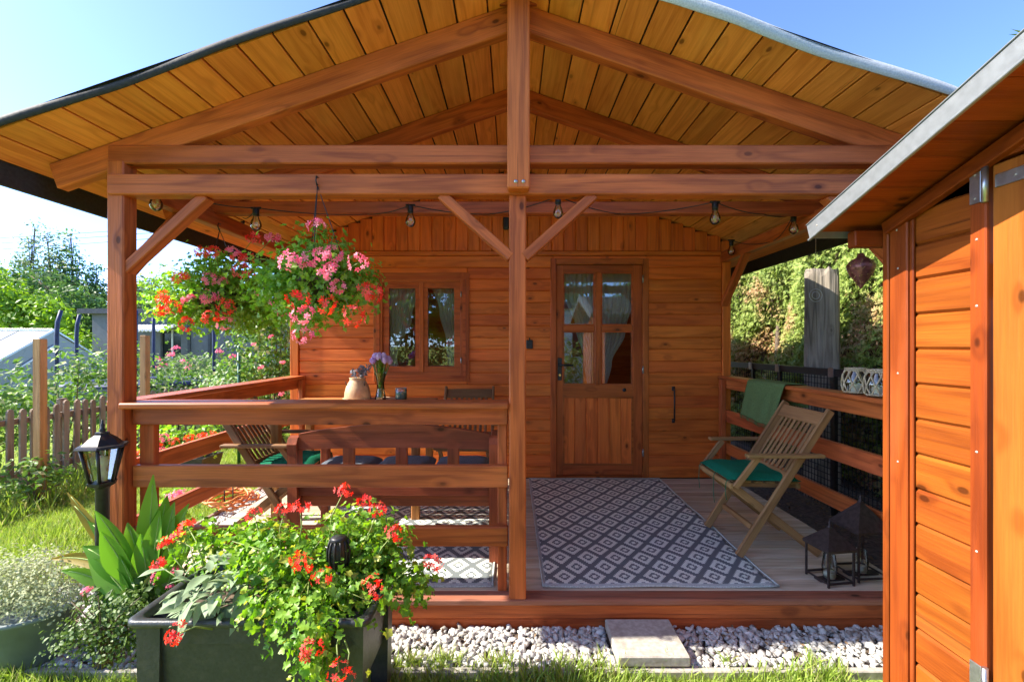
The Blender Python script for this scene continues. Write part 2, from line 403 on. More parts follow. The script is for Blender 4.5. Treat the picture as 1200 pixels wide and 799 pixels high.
M_BUSH = leafmat('shrub_leaf', (.08, .17, .025), (.20, .32, .07), .35, .45, cc=(.36, .38, .20))
M_BUSHY = leafmat('yellow_green_leaf', (.14, .26, .02), (.28, .42, .045), .4, .5)
M_TREE = leafmat('tree_leaf', (.065, .135, .03), (.145, .245, .065), .32, .5)
M_TREEG = leafmat('grey_green_tree_leaf', (.11, .17, .075), (.23, .30, .14), .35, .55)
M_THUJA = leafmat('thuja_spray', (.13, .21, .03), (.36, .43, .10), .28, .6, noise=(.50, .30, .16, 1.3, .50))
M_GRASS = leafmat('grass_blade', (.17, .28, .035), (.40, .50, .10), .35, .5, cc=(.34, .33, .14))

# ------------------------------------------------------------------ ground and paths
D = 0.17                                                  # top of the deck above the lawn
def ground_mat():
    a = N('lawn_ground'); p = a.n('NewGeometry').outputs['Position']
    n1 = a.noise(p, 1.2, 5.0); n2 = a.noise(p, 60, 3.0)
    c = a.mix(a.rng(n1, .35, .65), (.20, .28, .045), (.30, .36, .08)); c = a.mix(a.math('MULTIPLY', a.rng(n2, .5, .7), .6), c, (.07, .06, .03))
    a.set(Base_Color=c, Roughness=.95, Specular_IOR_Level=.1); a.bump(n2, .6, .02); return a.m
M_GROUND = ground_mat()
def structure(o): o['kind'] = 'structure'; return o
g = MB(); nx = 60
xs = list(np.linspace(-12, 12, nx)); xs = [-600, -120, -40]+xs+[40, 120, 600]
ys = [-600, -120, -40]+list(np.linspace(-10, 22, nx))+[60, 160, 900]
def gz(x, y): return 0.0 if -5 < x < 4.5 and -2 < y < 9 else .03*math.sin(x*1.3)*math.cos(y*.9)*min(1, 1)
g.add([(x, y, gz(x, y)) for y in ys for x in xs], [(j*len(xs)+i, j*len(xs)+i+1, (j+1)*len(xs)+i+1, (j+1)*len(xs)+i) for j in range(len(ys)-1) for i in range(len(xs)-1)])
structure(g.obj('ground', M_GROUND))
def bed(name, x0, x1, y0, y1, z, mat):
    b = MB(); nx_, ny_ = 24, 12; rr = random.Random(len(name))
    b.add([(x0+(x1-x0)*i/nx_, y0+(y1-y0)*j/ny_, z+rr.uniform(-.004, .004)) for j in range(ny_+1) for i in range(nx_+1)],
          [(j*(nx_+1)+i, j*(nx_+1)+i+1, (j+1)*(nx_+1)+i+1, (j+1)*(nx_+1)+i) for j in range(ny_) for i in range(nx_)])
    return structure(b.obj(name, mat))
bed('gravel_bed_front', -2.36, 2.2, 1.945, 2.23, .016, M_SOIL)
bed('gravel_bed_side', -2.40, -2.06, 2.23, 5.4, .017, M_SOIL)
bed('soil_border', 2.06, 4.2, 1.8, 9.0, .010, M_SOIL)

# concrete kerb along the gravel, in three lengths
for i, (x0, x1, lab) in enumerate(((-2.42, -1.10, 'weathered concrete kerb stone beside the grey green pot'), (-1.09, .30, 'concrete kerb stone between gravel and lawn by the dark planter'), (.31, 1.6, 'concrete kerb stone between gravel and grass near the orange shed'))):
    o = slab('kerb_stone', (x0, 1.915, -.05), (x1, 1.945, .034), M_CONC, None, 0, .004); tag(o, lab, 'kerb', 'kerb stones edging the gravel')
# stepping slab
sl = MB(); sl.cbox(.31, .27, .045, .005); so = sl.obj('stepping_slab', M_CONC, None, T(.605, 2.068, .062), local=True)
tag(so, 'square grey concrete stepping slab lying in the white gravel before the deck', 'slab')

# ------------------------------------------------------------------ cabin with porch
XR, ZR, TN = .03, ZC+1.675, .345
def zs(x): return ZR-TN*abs(x-XR)                          # underside of the roof boards
cabin = thing('wooden_cabin', 'reddish brown timber cabin with gabled porch, railings and deck', 'cabin', (0, 3.2, 0))
XL, XRT, YW = -2.03, 2.0, 4.25                              # wall corners, wall face
DX0, DX1, DZ1 = .359, 1.276, 2.218                          # door opening
WX0, WX1, WZ0, WZ1 = -1.292, -.399, 1.07, 2.083             # window opening
# deck
dk = MB(); dk.box((-2.0, 2.30, .0), (2.02, 4.24, D-.03)); deck = dk.obj('deck', M_RIM, cabin)
y = 2.295; k = 0
while y < 4.22:
    y1 = min(y+.118, 4.235)
    slab('plank', (-2.03, y+.002, D-.028), (2.04, y1-.002, D+random.uniform(-.001, .001)), M_DECK, deck, 0, .003); y += .1195; k += 1
slab('rim_board', (-2.04, 2.205, D-.026), (2.05, 2.2935, D+.004), M_RIM, deck, 0, .006)
slab('fascia_board', (-2.035, 2.222, D-.098), (2.045, 2.26, D-.027), M_RAIL, deck, 0, .004)
slab('fascia_board', (-2.035, 2.230, D-.178), (2.045, 2.262, D-.100), M_RAIL, deck, 0, .004)
for s, xx in ((-1, -2.045), (1, 2.056)): slab('fascia_board', (xx-.012, 2.265, .0), (xx+.012, 4.24, D-.031), M_RIM, deck, 1, .003)

# front wall: lining mesh with the boards as pieces
PITCH = (2.245-D)/19
def rects(x0, x1, z0, z1, holes):
    out = [(x0, x1, z0, z1)]
    for hx0, hx1, hz0, hz1 in holes:
        nxt = []
        for a, b, c, d in out:
            if hx1 <= a or hx0 >= b or hz1 <= c or hz0 >= d: nxt.append((a, b, c, d)); continue
            if a < hx0: nxt.append((a, hx0, c, d))
            if hx1 < b: nxt.append((hx1, b, c, d))
            m0, m1 = max(a, hx0), min(b, hx1)
            if hz1 < d: nxt.append((m0, m1, hz1, d))
            if c < hz0: nxt.append((m0, m1, c, hz0))
        out = nxt
    return out
HO = [(DX0+.02, DX1-.02, 0, DZ1-.02), (WX0+.02, WX1-.02, WZ0+.02, WZ1-.02)]
ln = MB()
for a, b, c, d in rects(XL+.02, XRT-.02, .1, 2.27, HO): ln.box((a, YW+.030, c), (b, YW+.07, d))
ln.prism([(XL+.02, 2.275), (XRT-.02, 2.275), (XRT-.02, zs(XRT)), (XR, ZR), (XL+.02, zs(XL))], YW+.030, YW+.07)
fw = ln.obj('front_wall', M_DARKIN, cabin)
for r in range(19):
    z0 = D+r*PITCH; z1 = z0+PITCH-.0008
    for a, b, c, d in rects(XL+.04, XRT-.04, z0, z1, HO):
        if d-c < .012: continue
        # long rows are made of two lengths meeting at a random joint
        slab('wall_board', (a, YW, c), (b, YW+.028+random.uniform(-.001, .001), d), M_WALL, fw, 0, min(.007, (d-c)*.3))
slab('belt_board', (XL+.04, YW-.012, 2.247), (XRT-.04, YW+.028, 2.287), M_WALL, fw, 0, .006)
xx = XL+.05
while xx < XRT-.05:
    x1 = min(xx+.1115, XRT-.05); top = min(zs(xx), zs(x1))+.012
    slab('gable_board', (xx, YW, 2.289), (x1-.001, YW+.026, top), M_WALL, fw, 2, .007); xx += .112
for xx in (XL, XRT): slab('corner_board', (xx-.038, YW-.014, D), (xx+.038, YW+.05, zs(xx+.038*(1 if xx > 0 else -1))-.005), M_WALL, fw, 2, .004)
# other walls of the cabin (board by board as well)
YB = 7.4
for nm, xo, sg in (('left_wall', XL, 1), ('right_wall', XRT, -1)):
    hole = [(5.0, 6.3, 1.05, 2.08)] if sg > 0 else []  # unseen window opening added in the left wall to let sun into the room
    b = MB()
    for a_, c_, e_, f_ in rects(YW+.075, YB, .05, zs(xo)-.02, hole): b.box((min(xo+sg*.001, xo+sg*.045), a_, e_), (max(xo+sg*.001, xo+sg*.045), c_, f_))
    sw = b.obj(nm, M_TABLE, cabin)
    z0 = .12
    while z0 < zs(xo)-.06:
        for a_, c_, e_, f_ in rects(YW+.055, YB, z0, z0+PITCH-.001, hole):
            if f_-e_ > .012: slab('wall_board', (xo-sg*.03, a_, e_), (xo-sg*.0005, c_, f_), M_WALL, sw, 1, min(.007, (f_-e_)*.3))
        z0 += PITCH
    if hole:  # glass and frame of the added window that brightens the lace curtains
        q = MB(); q.box((xo+.008, 5.0, 1.05), (xo+.012, 6.3, 2.08)); q.obj('added_side_pane', M_GLASS, sw)
        for a_, c_ in ((5.0, 5.06), (5.62, 5.68), (6.24, 6.3)): slab('added_window_jamb', (xo-.045, a_, 1.05), (xo+.05, c_, 2.08), M_DOORW, sw, 2)
        for e_, f_ in ((1.0, 1.0495), (2.0805, 2.13)): slab('added_window_rail', (xo-.045, 4.98, e_), (xo+.05, 6.32, f_), M_DOORW, sw, 1)
b = MB(); b.prism([(XL, .05), (XRT, .05), (XRT, zs(XRT)), (XR, ZR), (XL, zs(XL))], YB+.002, YB+.05); b.obj('back_wall', M_WALL, cabin)
b = MB(); b.box((XL+.05, YW+.075, D-.06), (XRT-.05, YB-.002, D-.01)); b.obj('room_floor', M_TABLE, cabin)
b = MB(); b.box((XL+.05, YW+.075, 2.30), (XRT-.05, YB-.002, 2.34)); b.obj('room_ceiling', M_ROOFB, cabin)

# roof: felt skin with the boards as pieces
EXL, EXR, YF, YE = -2.36, 2.42, 1.93, 7.75
def roof_skin():
    b = MB(); t0, t1 = .024, .034; ny = 30
    for side in (0, 1):
        xs_ = np.linspace(EXL-.02, XR, 12) if side == 0 else np.linspace(XR, EXR+.02, 12)
        top = [(x, YF-.02+(YE-YF+.04)*j/ny, zs(x)+t1) for j in range(ny+1) for x in xs_]
        bot = [(x, YF-.02+(YE-YF+.04)*j/ny, zs(x)+t0) for j in range(ny+1) for x in xs_]
        n = 12
        fs = [(j*n+i, j*n+i+1, (j+1)*n+i+1, (j+1)*n+i) for j in range(ny) for i in range(n-1)]
        b.add(top, fs); b.add(bot, [tuple(reversed(f)) for f in fs])
    return b
roof = roof_skin().obj('roof', M_BLACK, cabin)
CS = math.cos(math.atan(TN)); SN = math.sin(math.atan(TN))
for side in (-1, 1):
    ex = EXL if side < 0 else EXR
    Ls = abs(ex-XR)/CS; nb = 16; wb = Ls/nb
    for i in range(nb):
        c0 = (i+.5)*wb; x = XR+side*c0*CS; z = zs(x)+.010/CS
        up = Vector((side*SN, 0, CS))
        beam('roof_board', (x, YF+random.uniform(-.004, .004), z+.001), (x, YE, z+.001), wb-random.uniform(.007, .011), .020, M_ROOFB, roof, up=up, c=.002)
    # eave fascia (black)
    slab('eave_fascia', (ex-.012+side*.016, YF+.004, zs(ex)-.105), (ex+.012+side*.016, YE, zs(ex)+.03), M_BLACK, roof, 1, .003)
# felt folded over the front edge: wavy strips
def felt_edge(x0, x1, h, amp, mat, seed, up=.036):
    b = MB(); n = 60; rr = random.Random(seed); ph = [rr.uniform(0, 6) for _ in range(4)]
    vs = []
    for i in range(n+1):
        x = x0+(x1-x0)*i/n; u = i/n
        wv = amp*(math.sin(u*9+ph[0])+.5*math.sin(u*23+ph[1])+.3*math.sin(u*51+ph[2]))
        hh = h(u)
        z = zs(x); yo = YF-.022+.008*math.sin(u*14+ph[3])
        vs += [(x, YF+.06, z+up+.004), (x, yo+.006, z+up+.006+abs(wv)*.4), (x, yo-.004, z+up-.012+wv*.5), (x, yo, z+up-hh+wv), (x, yo+.004, z+up-hh+wv), (x, yo+.010, z+up-.004)]
    m = 6; fs = [(i*m+j, (i+1)*m+j, (i+1)*m+j+1, i*m+j+1) for i in range(n) for j in range(m-1)]
    b.add(vs, fs, None, True); return b.obj('felt_edge', mat, roof)
felt_edge(EXL-.02, XR, lambda u: .042-.008*u, .0025, M_BLACK, 3, .030)
felt_edge(XR, EXR-.30, lambda u: .040+.026*math.sin(math.pi*min(1, u*1.05))-.012*u, .003, M_FELTLIT, 5)  # grey colour stands in for sunlight on this stretch of felt
felt_edge(EXR-.31, EXR+.02, lambda u: .045, .003, M_BLACK, 6)

# trusses: rafters, ties, king post, posts, braces, plates
def rafters(Y0, Y1, h, xe=2.29, mat=M_BEAM):
    for side in (-1, 1):
        pe = Vector((XR+side*xe, 0, zs(XR+side*xe))); pr = Vector((XR+side*.002, 0, ZR))
        dn = Vector((-side*SN, 0, -CS))*(h/2+.001)
        a = pr+dn; b_ = pe+dn; ym = (Y0+Y1)/2; a.y = b_.y = ym
        beam('rafter', a, b_, Y1-Y0, h, mat, cabin, up=(side*SN, 0, CS), c=.005)
rafters(2.215, 2.275, .125)
rafters(2.93, 2.99, .115)
slab('king_post', (-.022, 2.120, ZC+.735), (.083, 2.186, ZR-.02), M_BEAM, cabin, 2, .006)
kp = W; b = MB()
for dx in (.012, .048):
    Mx = T(.005+dx, 2.1195, ZC+.765) @ Matrix.Rotation(R(90), 4, 'X'); b.lathe([(0, .004), (.007, .0035), (.009, 0)], 10, Mx)
b.obj('bolt', M_STEEL, cabin)
slab('ridge_block', (-.42, 2.19, ZR-.030), (.48, 2.213, ZR+.005), M_BEAM, cabin, 0, .003)
slab('upper_tie_beam', (-1.965, 2.207, ZC+.883), (1.93, 2.283, ZC+.975), M_BEAM, cabin, 0, .006)
slab('lower_tie_beam', (-1.955, 2.190, ZC+.728), (2.0, 2.272, ZC+.828), M_BEAM, cabin, 0, .006)
slab('inner_tie_beam', (-1.97, 2.927, ZC+.850), (2.02, 3.000, ZC+.928), M_BEAM, cabin, 0, .005)
PX = (-1.965, 1.925)
for x in PX: slab('post', (x, 2.203, D+.003), (x+.082, 2.288, ZC+.90), M_BEAM, cabin, 2, .006)
slab('post', (-.014, 2.206, D+.003), (.068, 2.288, ZC+.732), M_BEAM, cabin, 2, .006)
for x in (-1.985, 1.945):
    slab('purlin', (x, 2.29, ZC+.775), (x+.07, YW, ZC+.872), M_BEAM, cabin, 1, .005)
def brace(p0, p1, wd=.048, h=.062, mat=M_BEAM, up=None):
    beam('brace', p0, p1, wd, h, mat, cabin, up=up or (0, 1, 0), c=.004)
brace((-1.90, 2.245, ZC+.37), (-1.50, 2.245, ZC+.735)); brace((-.005, 2.235, ZC+.43), (-.345, 2.235, ZC+.735)); brace((.06, 2.235, ZC+.43), (.40, 2.235, ZC+.735))
brace((1.95, 2.245, ZC+.37), (1.55, 2.245, ZC+.735))
for x in (-1.95, 1.98):
    brace((x, 2.28, ZC+.34), (x, 2.70, ZC+.79), up=(1, 0, 0)); brace((x, YW, ZC+.38), (x, YW-.42, ZC+.79), up=(1, 0, 0))
# railings
CAP = ZC-.276
def rail(a, b, axis): return slab('rail', a, b, M_RAIL, cabin, axis, .005)
slab('handrail', (-1.89, 2.178, CAP-.028), (-.017, 2.342, CAP), M_RAIL, cabin, 0, .006)
for z0, z1 in ((CAP-.115, CAP-.030), (ZC-.70, ZC-.592), (ZC-.992, ZC-.895)): rail((-1.875, 2.245, z0), (-.020, 2.281, z1), 0)
slab('baluster', (-1.872, 2.284, D+.003), (-1.80, 2.325, CAP-.03), M_RAIL, cabin, 2, .004)
slab('baluster', (-.072, 2.284, D+.003), (-.026, 2.325, CAP-.03), M_RAIL, cabin, 2, .004)
for x in (-2.0, 1.965):
    slab('handrail', (x-.055, 2.30, CAP-.030), (x+.085, YW-.02, CAP-.002), M_RAIL, cabin, 1, .006)
    for z0, z1 in ((CAP-.118, CAP-.032), (ZC-.70, ZC-.592), (ZC-.992, ZC-.895)):
        rail((x, 2.30, z0), (x+.036, YW-.018, z1), 1)
    xi = x+.040 if x < 0 else x-.046
    slab('baluster', (xi, YW-.085, D+.003), (xi+.042, YW-.022, CAP-.033), M_RAIL, cabin, 2, .004)

# door
def frame_bm(b, x0, x1, z0, z1, wd, y0, y1):
    b.box((x0, y0, z0), (x0+wd, y1, z1)); b.box((x1-wd, y0, z0), (x1, y1, z1))
    b.box((x0+wd, y0+.0015, z1-wd), (x1-wd, y1-.001, z1)); b.box((x0+wd, y0+.0015, z0), (x1-wd, y1-.001, z0+wd)); return b
slab('door_jamb', (DX0, YW-.010, D), (DX0+.055, YW+.06, DZ1), M_DOORW, cabin, 2, .004); slab('door_jamb', (DX1-.055, YW-.010, D), (DX1, YW+.06, DZ1), M_DOORW, cabin, 2, .004)
slab('door_lintel', (DX0+.055, YW-.0085, DZ1-.055), (DX1-.055, YW+.06, DZ1), M_DOORW, cabin, 0, .004); slab('door_sill', (DX0+.055, YW-.004, D), (DX1-.055, YW+.06, D+.022), M_DOORW, cabin, 0, .003)
lx0, lx1, lz0, lz1 = DX0+.058, DX1-.058, D+.025, DZ1-.058
px0, px1 = (660-600)/125.4, (742-600)/125.4
gz0, gz1 = ZC-(451-405)/125.4, ZC+(405-319)/125.4
pz0, pz1 = ZC-(545-405)/125.4, ZC-(465-405)/125.4
d = MB()
d.box((px0, YW+.0130, pz1), (px1, YW+.051, gz0))
door = d.obj('door', M_DOORW, cabin)
for c, e in ((lz0, pz0), (gz1, lz1)): slab('door_rail', (px0, YW+.0130, c), (px1, YW+.051, e), M_DOORW, door, 0, .002)
slab('stile', (lx0, YW+.012, lz0), (px0-.0003, YW+.052, lz1), M_DOORW, door, 2, .002); slab('stile', (px1+.0003, YW+.012, lz0), (lx1, YW+.052, lz1), M_DOORW, door, 2, .002)
mzx = (701-600)/125.4; mzz = ZC+(405-384.5)/125.4
slab('muntin', (mzx-.03, YW+.009, gz0), (mzx+.03, YW+.050, gz1), M_DOORW, door, 2, .006)
slab('muntin', (px0, YW+.010, mzz-.028), (mzx-.0305, YW+.049, mzz+.028), M_DOORW, door, 0, .006); slab('muntin', (mzx+.0305, YW+.010, mzz-.028), (px1, YW+.049, mzz+.028), M_DOORW, door, 0, .006)
for a, b in ((px0, mzx-.03), (mzx+.03, px1)):
    for c, e in ((gz0, mzz-.028), (mzz+.028, gz1)):
        q = MB(); q.box((a+.0005, YW+.030, c+.0005), (b-.0005, YW+.034, e-.0005)); q.obj('pane', M_GLASS, door)
        q = MB(); frame_bm(q, a, b, c, e, .012, YW+.016, YW+.0295); q.obj('bead', M_DOORW, door)
nb = 6
for i in range(nb):
    a = px0+(px1-px0)*i/nb; slab('panel_board', (a+.0005, YW+.022, pz0), (a+(px1-px0)/nb-.0005, YW+.040, pz1), M_WALL, door, 2, .005)
q = MB(); frame_bm(q, px0-.004, px1+.004, pz0-.004, pz1+.004, .016, YW+.0060, YW+.0215); q.obj('panel_moulding', M_DOORW, door)
hx = (656-600)/125.4; hz = ZC-(430-405)/125.4
q = MB(); q.cbox(.04, .008, .21, .003, T(hx, YW+.007, hz-.02)); Mx = T(hx, YW+.004, hz+.02)
q.tube([(hx, YW+.006, hz+.02), (hx, YW-.04, hz+.02), (hx+.015, YW-.048, hz+.02), (hx+.12, YW-.048, hz+.016)], [.011, .009, .009, .007], 8)
q.obj('door_handle', M_IRON, door)
q = MB(); q.tube([(hx, YW+.003, hz-.075), (hx, YW-.012, hz-.075)], .011, 10); q.obj('lock_cylinder', M_BRASS, door)
for zz in (ZC+(405-327)/125.4, ZC-(433-405)/125.4, ZC-(530-405)/125.4):
    q = MB(); q.tube([(lx1+.002, YW-.014, zz-.035), (lx1+.002, YW-.014, zz+.035)], .008, 8); q.obj('hinge', M_STEEL, door)
q = MB(); q.lathe([(.0, .004), (.016, .003), (.018, 0)], 12, T((732-600)/125.4, YW+.0115, ZC-(457-405)/125.4) @ Matrix.Rotation(R(90), 4, 'X')); q.obj('peg', M_IRON, door)

# window
q = MB(); q.box((WX0+.085, YW-.0125, WZ0), (WX1-.085, YW+.059, WZ0+.085)); q.box((WX0+.085, YW-.0125, WZ1-.085), (WX1-.085, YW+.059, WZ1)); win = q.obj('window', M_DOORW, cabin)
slab('window_jamb', (WX0, YW-.014, WZ0), (WX0+.085, YW+.06, WZ1), M_DOORW, win, 2, .003); slab('window_jamb', (WX1-.085, YW-.014, WZ0), (WX1, YW+.06, WZ1), M_DOORW, win, 2, .003)
q = MB(); frame_bm(q, WX0+.03, WX1-.03, WZ0+.03, WZ1-.03, .03, YW-.022, YW-.0145); q.obj('window_moulding', M_DOORW, win)
xm = (WX0+WX1)/2
for a, b in ((WX0+.0855, xm-.002), (xm+.002, WX1-.0855)):
    q = MB(); frame_bm(q, a, b, WZ0+.0855, WZ1-.0855, .056, YW+.002, YW+.045); sash = q.obj('sash', M_DOORW, win)
    q = MB(); q.box((a+.055, YW+.026, WZ0+.14), (b-.055, YW+.030, WZ1-.14)); q.obj('pane', M_GLASS, win)
slab('astragal', (xm-.022, YW-.006, WZ0+.0860), (xm+.022, YW+.001, WZ1-.0860), M_DOORW, win, 2, .004)
for zz in (WZ0+.2, WZ1-.2):
    q = MB(); q.tube([(WX1-.075, YW-.022, zz-.025), (WX1-.075, YW-.022, zz+.025)], .006, 8); q.obj('hinge', M_STEEL, win)

# curtains
def lace():
    a = N('lace_curtain'); v = a.coord(rand=False); n1 = a.noise(v, 140, 2.0)
    a.set(Base_Color=(.90, .90, .88), Roughness=.9, Specular_IOR_Level=.1)
    tl = a.n('BsdfTranslucent'); tl.inputs[0].default_value = (.8, .8, .8, 1); m1 = a.n('MixShader'); m1.inputs[0].default_value = .35
    a.t.links.new(a.b.outputs[0], m1.inputs[1]); a.t.links.new(tl.outputs[0], m1.inputs[2])
    tr = a.n('BsdfTransparent'); mx = a.n('MixShader'); a.put(mx.inputs[0], a.rng(n1, .35, .65, .62, .88))
    a.t.links.new(tr.outputs[0], mx.inputs[1]); a.t.links.new(m1.outputs[0], mx.inputs[2]); a.t.links.new(mx.outputs[0], a.out.inputs[0]); return a.m
M_LACE = lace()
def curtain(label, rows, Y, seed):
    """rows: list of (py, px_left, px_right); hangs behind the panes"""
    b = MB(); n = 40; rr = random.Random(seed); ph = rr.uniform(0, 6); vs = []
    z0, z1 = rows[0][0], rows[-1][0]; m = 30
    for j in range(m+1):
        py = z0+(z1-z0)*j/m
        for k in range(len(rows)-1):
            if rows[k][0] <= py <= rows[k+1][0]:
                u = (py-rows[k][0])/(rows[k+1][0]-rows[k][0]); u = u*u*(3-2*u)
                l = rows[k][1]*(1-u)+rows[k+1][1]*u; r_ = rows[k][2]*(1-u)+rows[k+1][2]*u
        for i in range(n+1):
            p = P(l+(r_-l)*i/n, py, Y); p.y += .016*math.sin(i*1.15+ph+.3*math.sin(j*.3))+.004*math.sin(i*2.7)
            vs.append(p)
    fs = [(j*(n+1)+i, j*(n+1)+i+1, (j+1)*(n+1)+i+1, (j+1)*(n+1)+i) for j in range(m) for i in range(n)]
    b.add(vs, fs, None, True); o = b.obj('curtain', M_LACE); tag(o, label, 'curtain', 'lace curtains in the cabin'); return o
YC = YW+.085
curtain('white lace curtain tied to the left in the cabin window', [(330, 447, 492), (375, 447, 482), (412, 454, 466), (418, 453, 465), (440, 446, 470)], YC, 1)
curtain('white lace curtain drawn right in the cabin window', [(330, 505, 542), (365, 515, 542), (400, 523, 541), (440, 526, 541)], YC, 2)
curtain('white lace curtain behind the left door panes, sweeping to the middle', [(312, 660, 702), (345, 662, 702), (385, 675, 702), (420, 684, 702), (458, 689, 703)], YC, 3)
curtain('white lace curtain behind the right door panes, gathered at the middle', [(312, 702, 746), (350, 703, 742), (390, 703, 733), (425, 703, 717), (458, 702, 710)], YC, 4)

# rafters etc done; small fittings on the wall
q = MB(); q.cbox(.062, .03, .082, .006, T((620.5-600)/125.4, YW-.016, ZC+(405-403.5)/125.4)); q.tube([((620.5-600)/125.4, YW-.01, ZC+.045), ((620.5-600)/125.4, YW-.01, ZC+.075)], .006, 8)
tag(q.obj('wall_sensor', M_IRON), 'small black box fixed to the wall left of the door', 'wall box')
q = MB(); hx = (789-600)/125.4; q.tube([(hx, YW-.004, ZC-.40), (hx, YW-.03, ZC-.41), (hx+.002, YW-.03, ZC-.55), (hx, YW-.03, ZC-.69), (hx, YW-.004, ZC-.70)], .007, 8)
for zz in (-.40, -.70): q.cbox(.03, .008, .04, .003, T(hx, YW-.004, ZC+zz))
tag(q.obj('pull_handle', M_IRON), 'thin black iron pull handle on the wall right of the door', 'handle')
q = MB(); q.cbox(.055, .05, .11, .008, T(*P(593, 262, 4.22))); q.tube([P(593, 267, 4.19), P(593, 267, 4.175)], .018, 12)
tag(q.obj('motion_sensor', M_IRON), 'small dark motion detector under the gable boards behind centre post', 'sensor')

# ------------------------------------------------------------------ garden shed on the right
XS = 1.42
shed = thing('garden_shed', 'bright orange stained garden shed with grey metal roof trim', 'shed', (XS+.9, .6, 0))
SY1, SY0, SX1, SRY, ST = 1.71, -.55, 3.25, .58, .317     # far end, near end, back, ridge line, roof slope
def szs(y): return ZC+.50-.03+(1.70-SRY)*ST-abs(y-SRY)*ST   # roof underside
DY1, DY0 = 1.344, .50                                       # door
b = MB()
for a, c, e, f in rects(SY0+.02, SY1-.03, .02, 1.96, [(DY0, DY1, 0, 1.93)]): b.box((XS+.028, a, e), (XS+.06, c, f))
b.add([(XS+.028, SY0+.02, 1.96), (XS+.028, SY1-.03, 1.96), (XS+.028, SY1-.03, szs(SY1)), (XS+.028, SRY, szs(SRY)), (XS+.028, SY0+.02, szs(SY0))], [(4, 3, 2, 1, 0)])
swall = b.obj('door_wall', M_SHEDT, shed)
z0 = .045
while z0 < 2.5:
    z1 = z0+.1215
    for a, c in ((1.396, 1.612), (SY0+.02, DY0-.055)):
        t1 = min(szs(a), szs(c))-.01
        if z0 < t1-.03: slab('wall_board', (XS, a, z0), (XS+.027, c, min(z1, t1)), M_SHED, swall, 1, .009)
    if z0 > 1.955:
        t = min(szs(SRY+.75), szs(SRY-.75))
        hw = min(.85, (szs(SRY)-.02-z1)/ST)
        if hw > .05:
            a, c = max(SRY-hw, DY0-.05), min(SRY+hw, 1.39)
            slab('wall_board', (XS+.001, a, z0), (XS+.027, c, z1), M_SHEDT, swall, 1, .009)
    z0 += .1225
slab('corner_board', (XS-.020, 1.613, .02), (XS-.001, 1.688, szs(1.688)-.012), M_SHEDT, shed, 2, .004)
slab('corner_board', (XS-.024, 1.690, .02), (XS+.075, 1.716, szs(1.716)-.012), M_SHEDT, shed, 2, .004)
slab('cover_strip', (XS-.012, 1.598, .02), (XS-.0005, 1.612, szs(1.612)-.02), M_SHEDT, shed, 2, .003)
slab('door_post', (XS-.018, DY1+.002, .02), (XS+.028, 1.395, 2.02), M_SHEDT, shed, 2, .004)
slab('door_post', (XS-.018, DY0-.053, .02), (XS+.028, DY0-.002, 2.02), M_SHEDT, shed, 2, .004)
slab('door_header', (XS-.014, DY0-.05, 1.945), (XS+.027, DY1, 2.025), M_SHEDT, shed, 1, .004)
# door: five upright boards, ledges behind
b = MB(); b.box((XS+.014, DY0+.004, 1.55), (XS+.04, DY1-.006, 1.65)); b.box((XS+.014, DY0+.004, .3), (XS+.04, DY1-.006, .4)); sdoor = b.obj('shed_door', M_SHEDD, shed)
for i in range(4):
    a = DY0+.003+(DY1-DY0-.008)*i/4; slab('door_board', (XS-.008, a+.0008, .04), (XS+.013, a+(DY1-DY0-.008)/4-.0008, 1.935), M_SHEDD, sdoor, 2, .004)
b = MB(); hz = ZC+.478
b.cbox(.005, .30, .038, .0015, T(XS-.012, 1.175, hz)); b.cbox(.006, .034, .10, .0015, T(XS-.0215, 1.372, hz)); b.tube([(XS-.024, 1.343, hz-.055), (XS-.024, 1.343, hz+.055)], .0085, 10)
hg = b.obj('strap_hinge', M_STEEL, sdoor)
b = MB(); hz2 = .40
b.cbox(.005, .30, .038, .0015, T(XS-.012, 1.175, hz2)); b.cbox(.006, .034, .10, .0015, T(XS-.0215, 1.372, hz2)); b.tube([(XS-.024, 1.343, hz2-.055), (XS-.024, 1.343, hz2+.055)], .0085, 10)
b.obj('strap_hinge', M_STEEL, sdoor)
M_SCREW = plain('dull_screw', (.34, .30, .26), .6, 0, nscale=40)
def screw(x, y, z, par, mat=None):
    q = MB(); q.lathe([(0, .0016), (.003, .0014), (.004, 0)], 8, T(x, y, z) @ Matrix.Rotation(R(-90), 4, 'Y')); q.obj('screw', mat or M_SCREW, par)
for y_, z_ in ((1.372, hz+.035), (1.372, hz-.035), (1.27, hz), (1.20, hz), (1.372, ZC+.32), (1.372, ZC+.12), (1.372, ZC-.32), (1.372, ZC-.62), (1.65, ZC+.28), (1.65, ZC-.10), (1.65, ZC-.42), (1.655, ZC+.42)):
    screw(XS-.0245 if abs(z_-hz) < .05 and y_ > 1.3 else (XS-.0145 if abs(z_-hz) < .01 else (XS-.0185 if y_ < 1.5 else XS-.0205)), y_, z_, shed)
# the other three walls
b = MB(); b.box((XS+.08, SY1-.03, .02), (SX1, SY1, szs(SY1)-.01)); b.box((XS+.08, SY0, .02), (SX1, SY0+.03, szs(SY0)-.01)); b.prism([(-SY1+.03, .02), (-SY0-.03, .02), (-SY0-.03, szs(SY0)-.01), (-SRY, szs(SRY)-.01), (-SY1+.03, szs(SY1)-.01)], SX1-.03, SX1-.001, Matrix.Rotation(R(-90), 4, 'Z') @ Matrix.Identity(4)) if False else None
b.obj('plain_walls', M_SHEDT, shed)
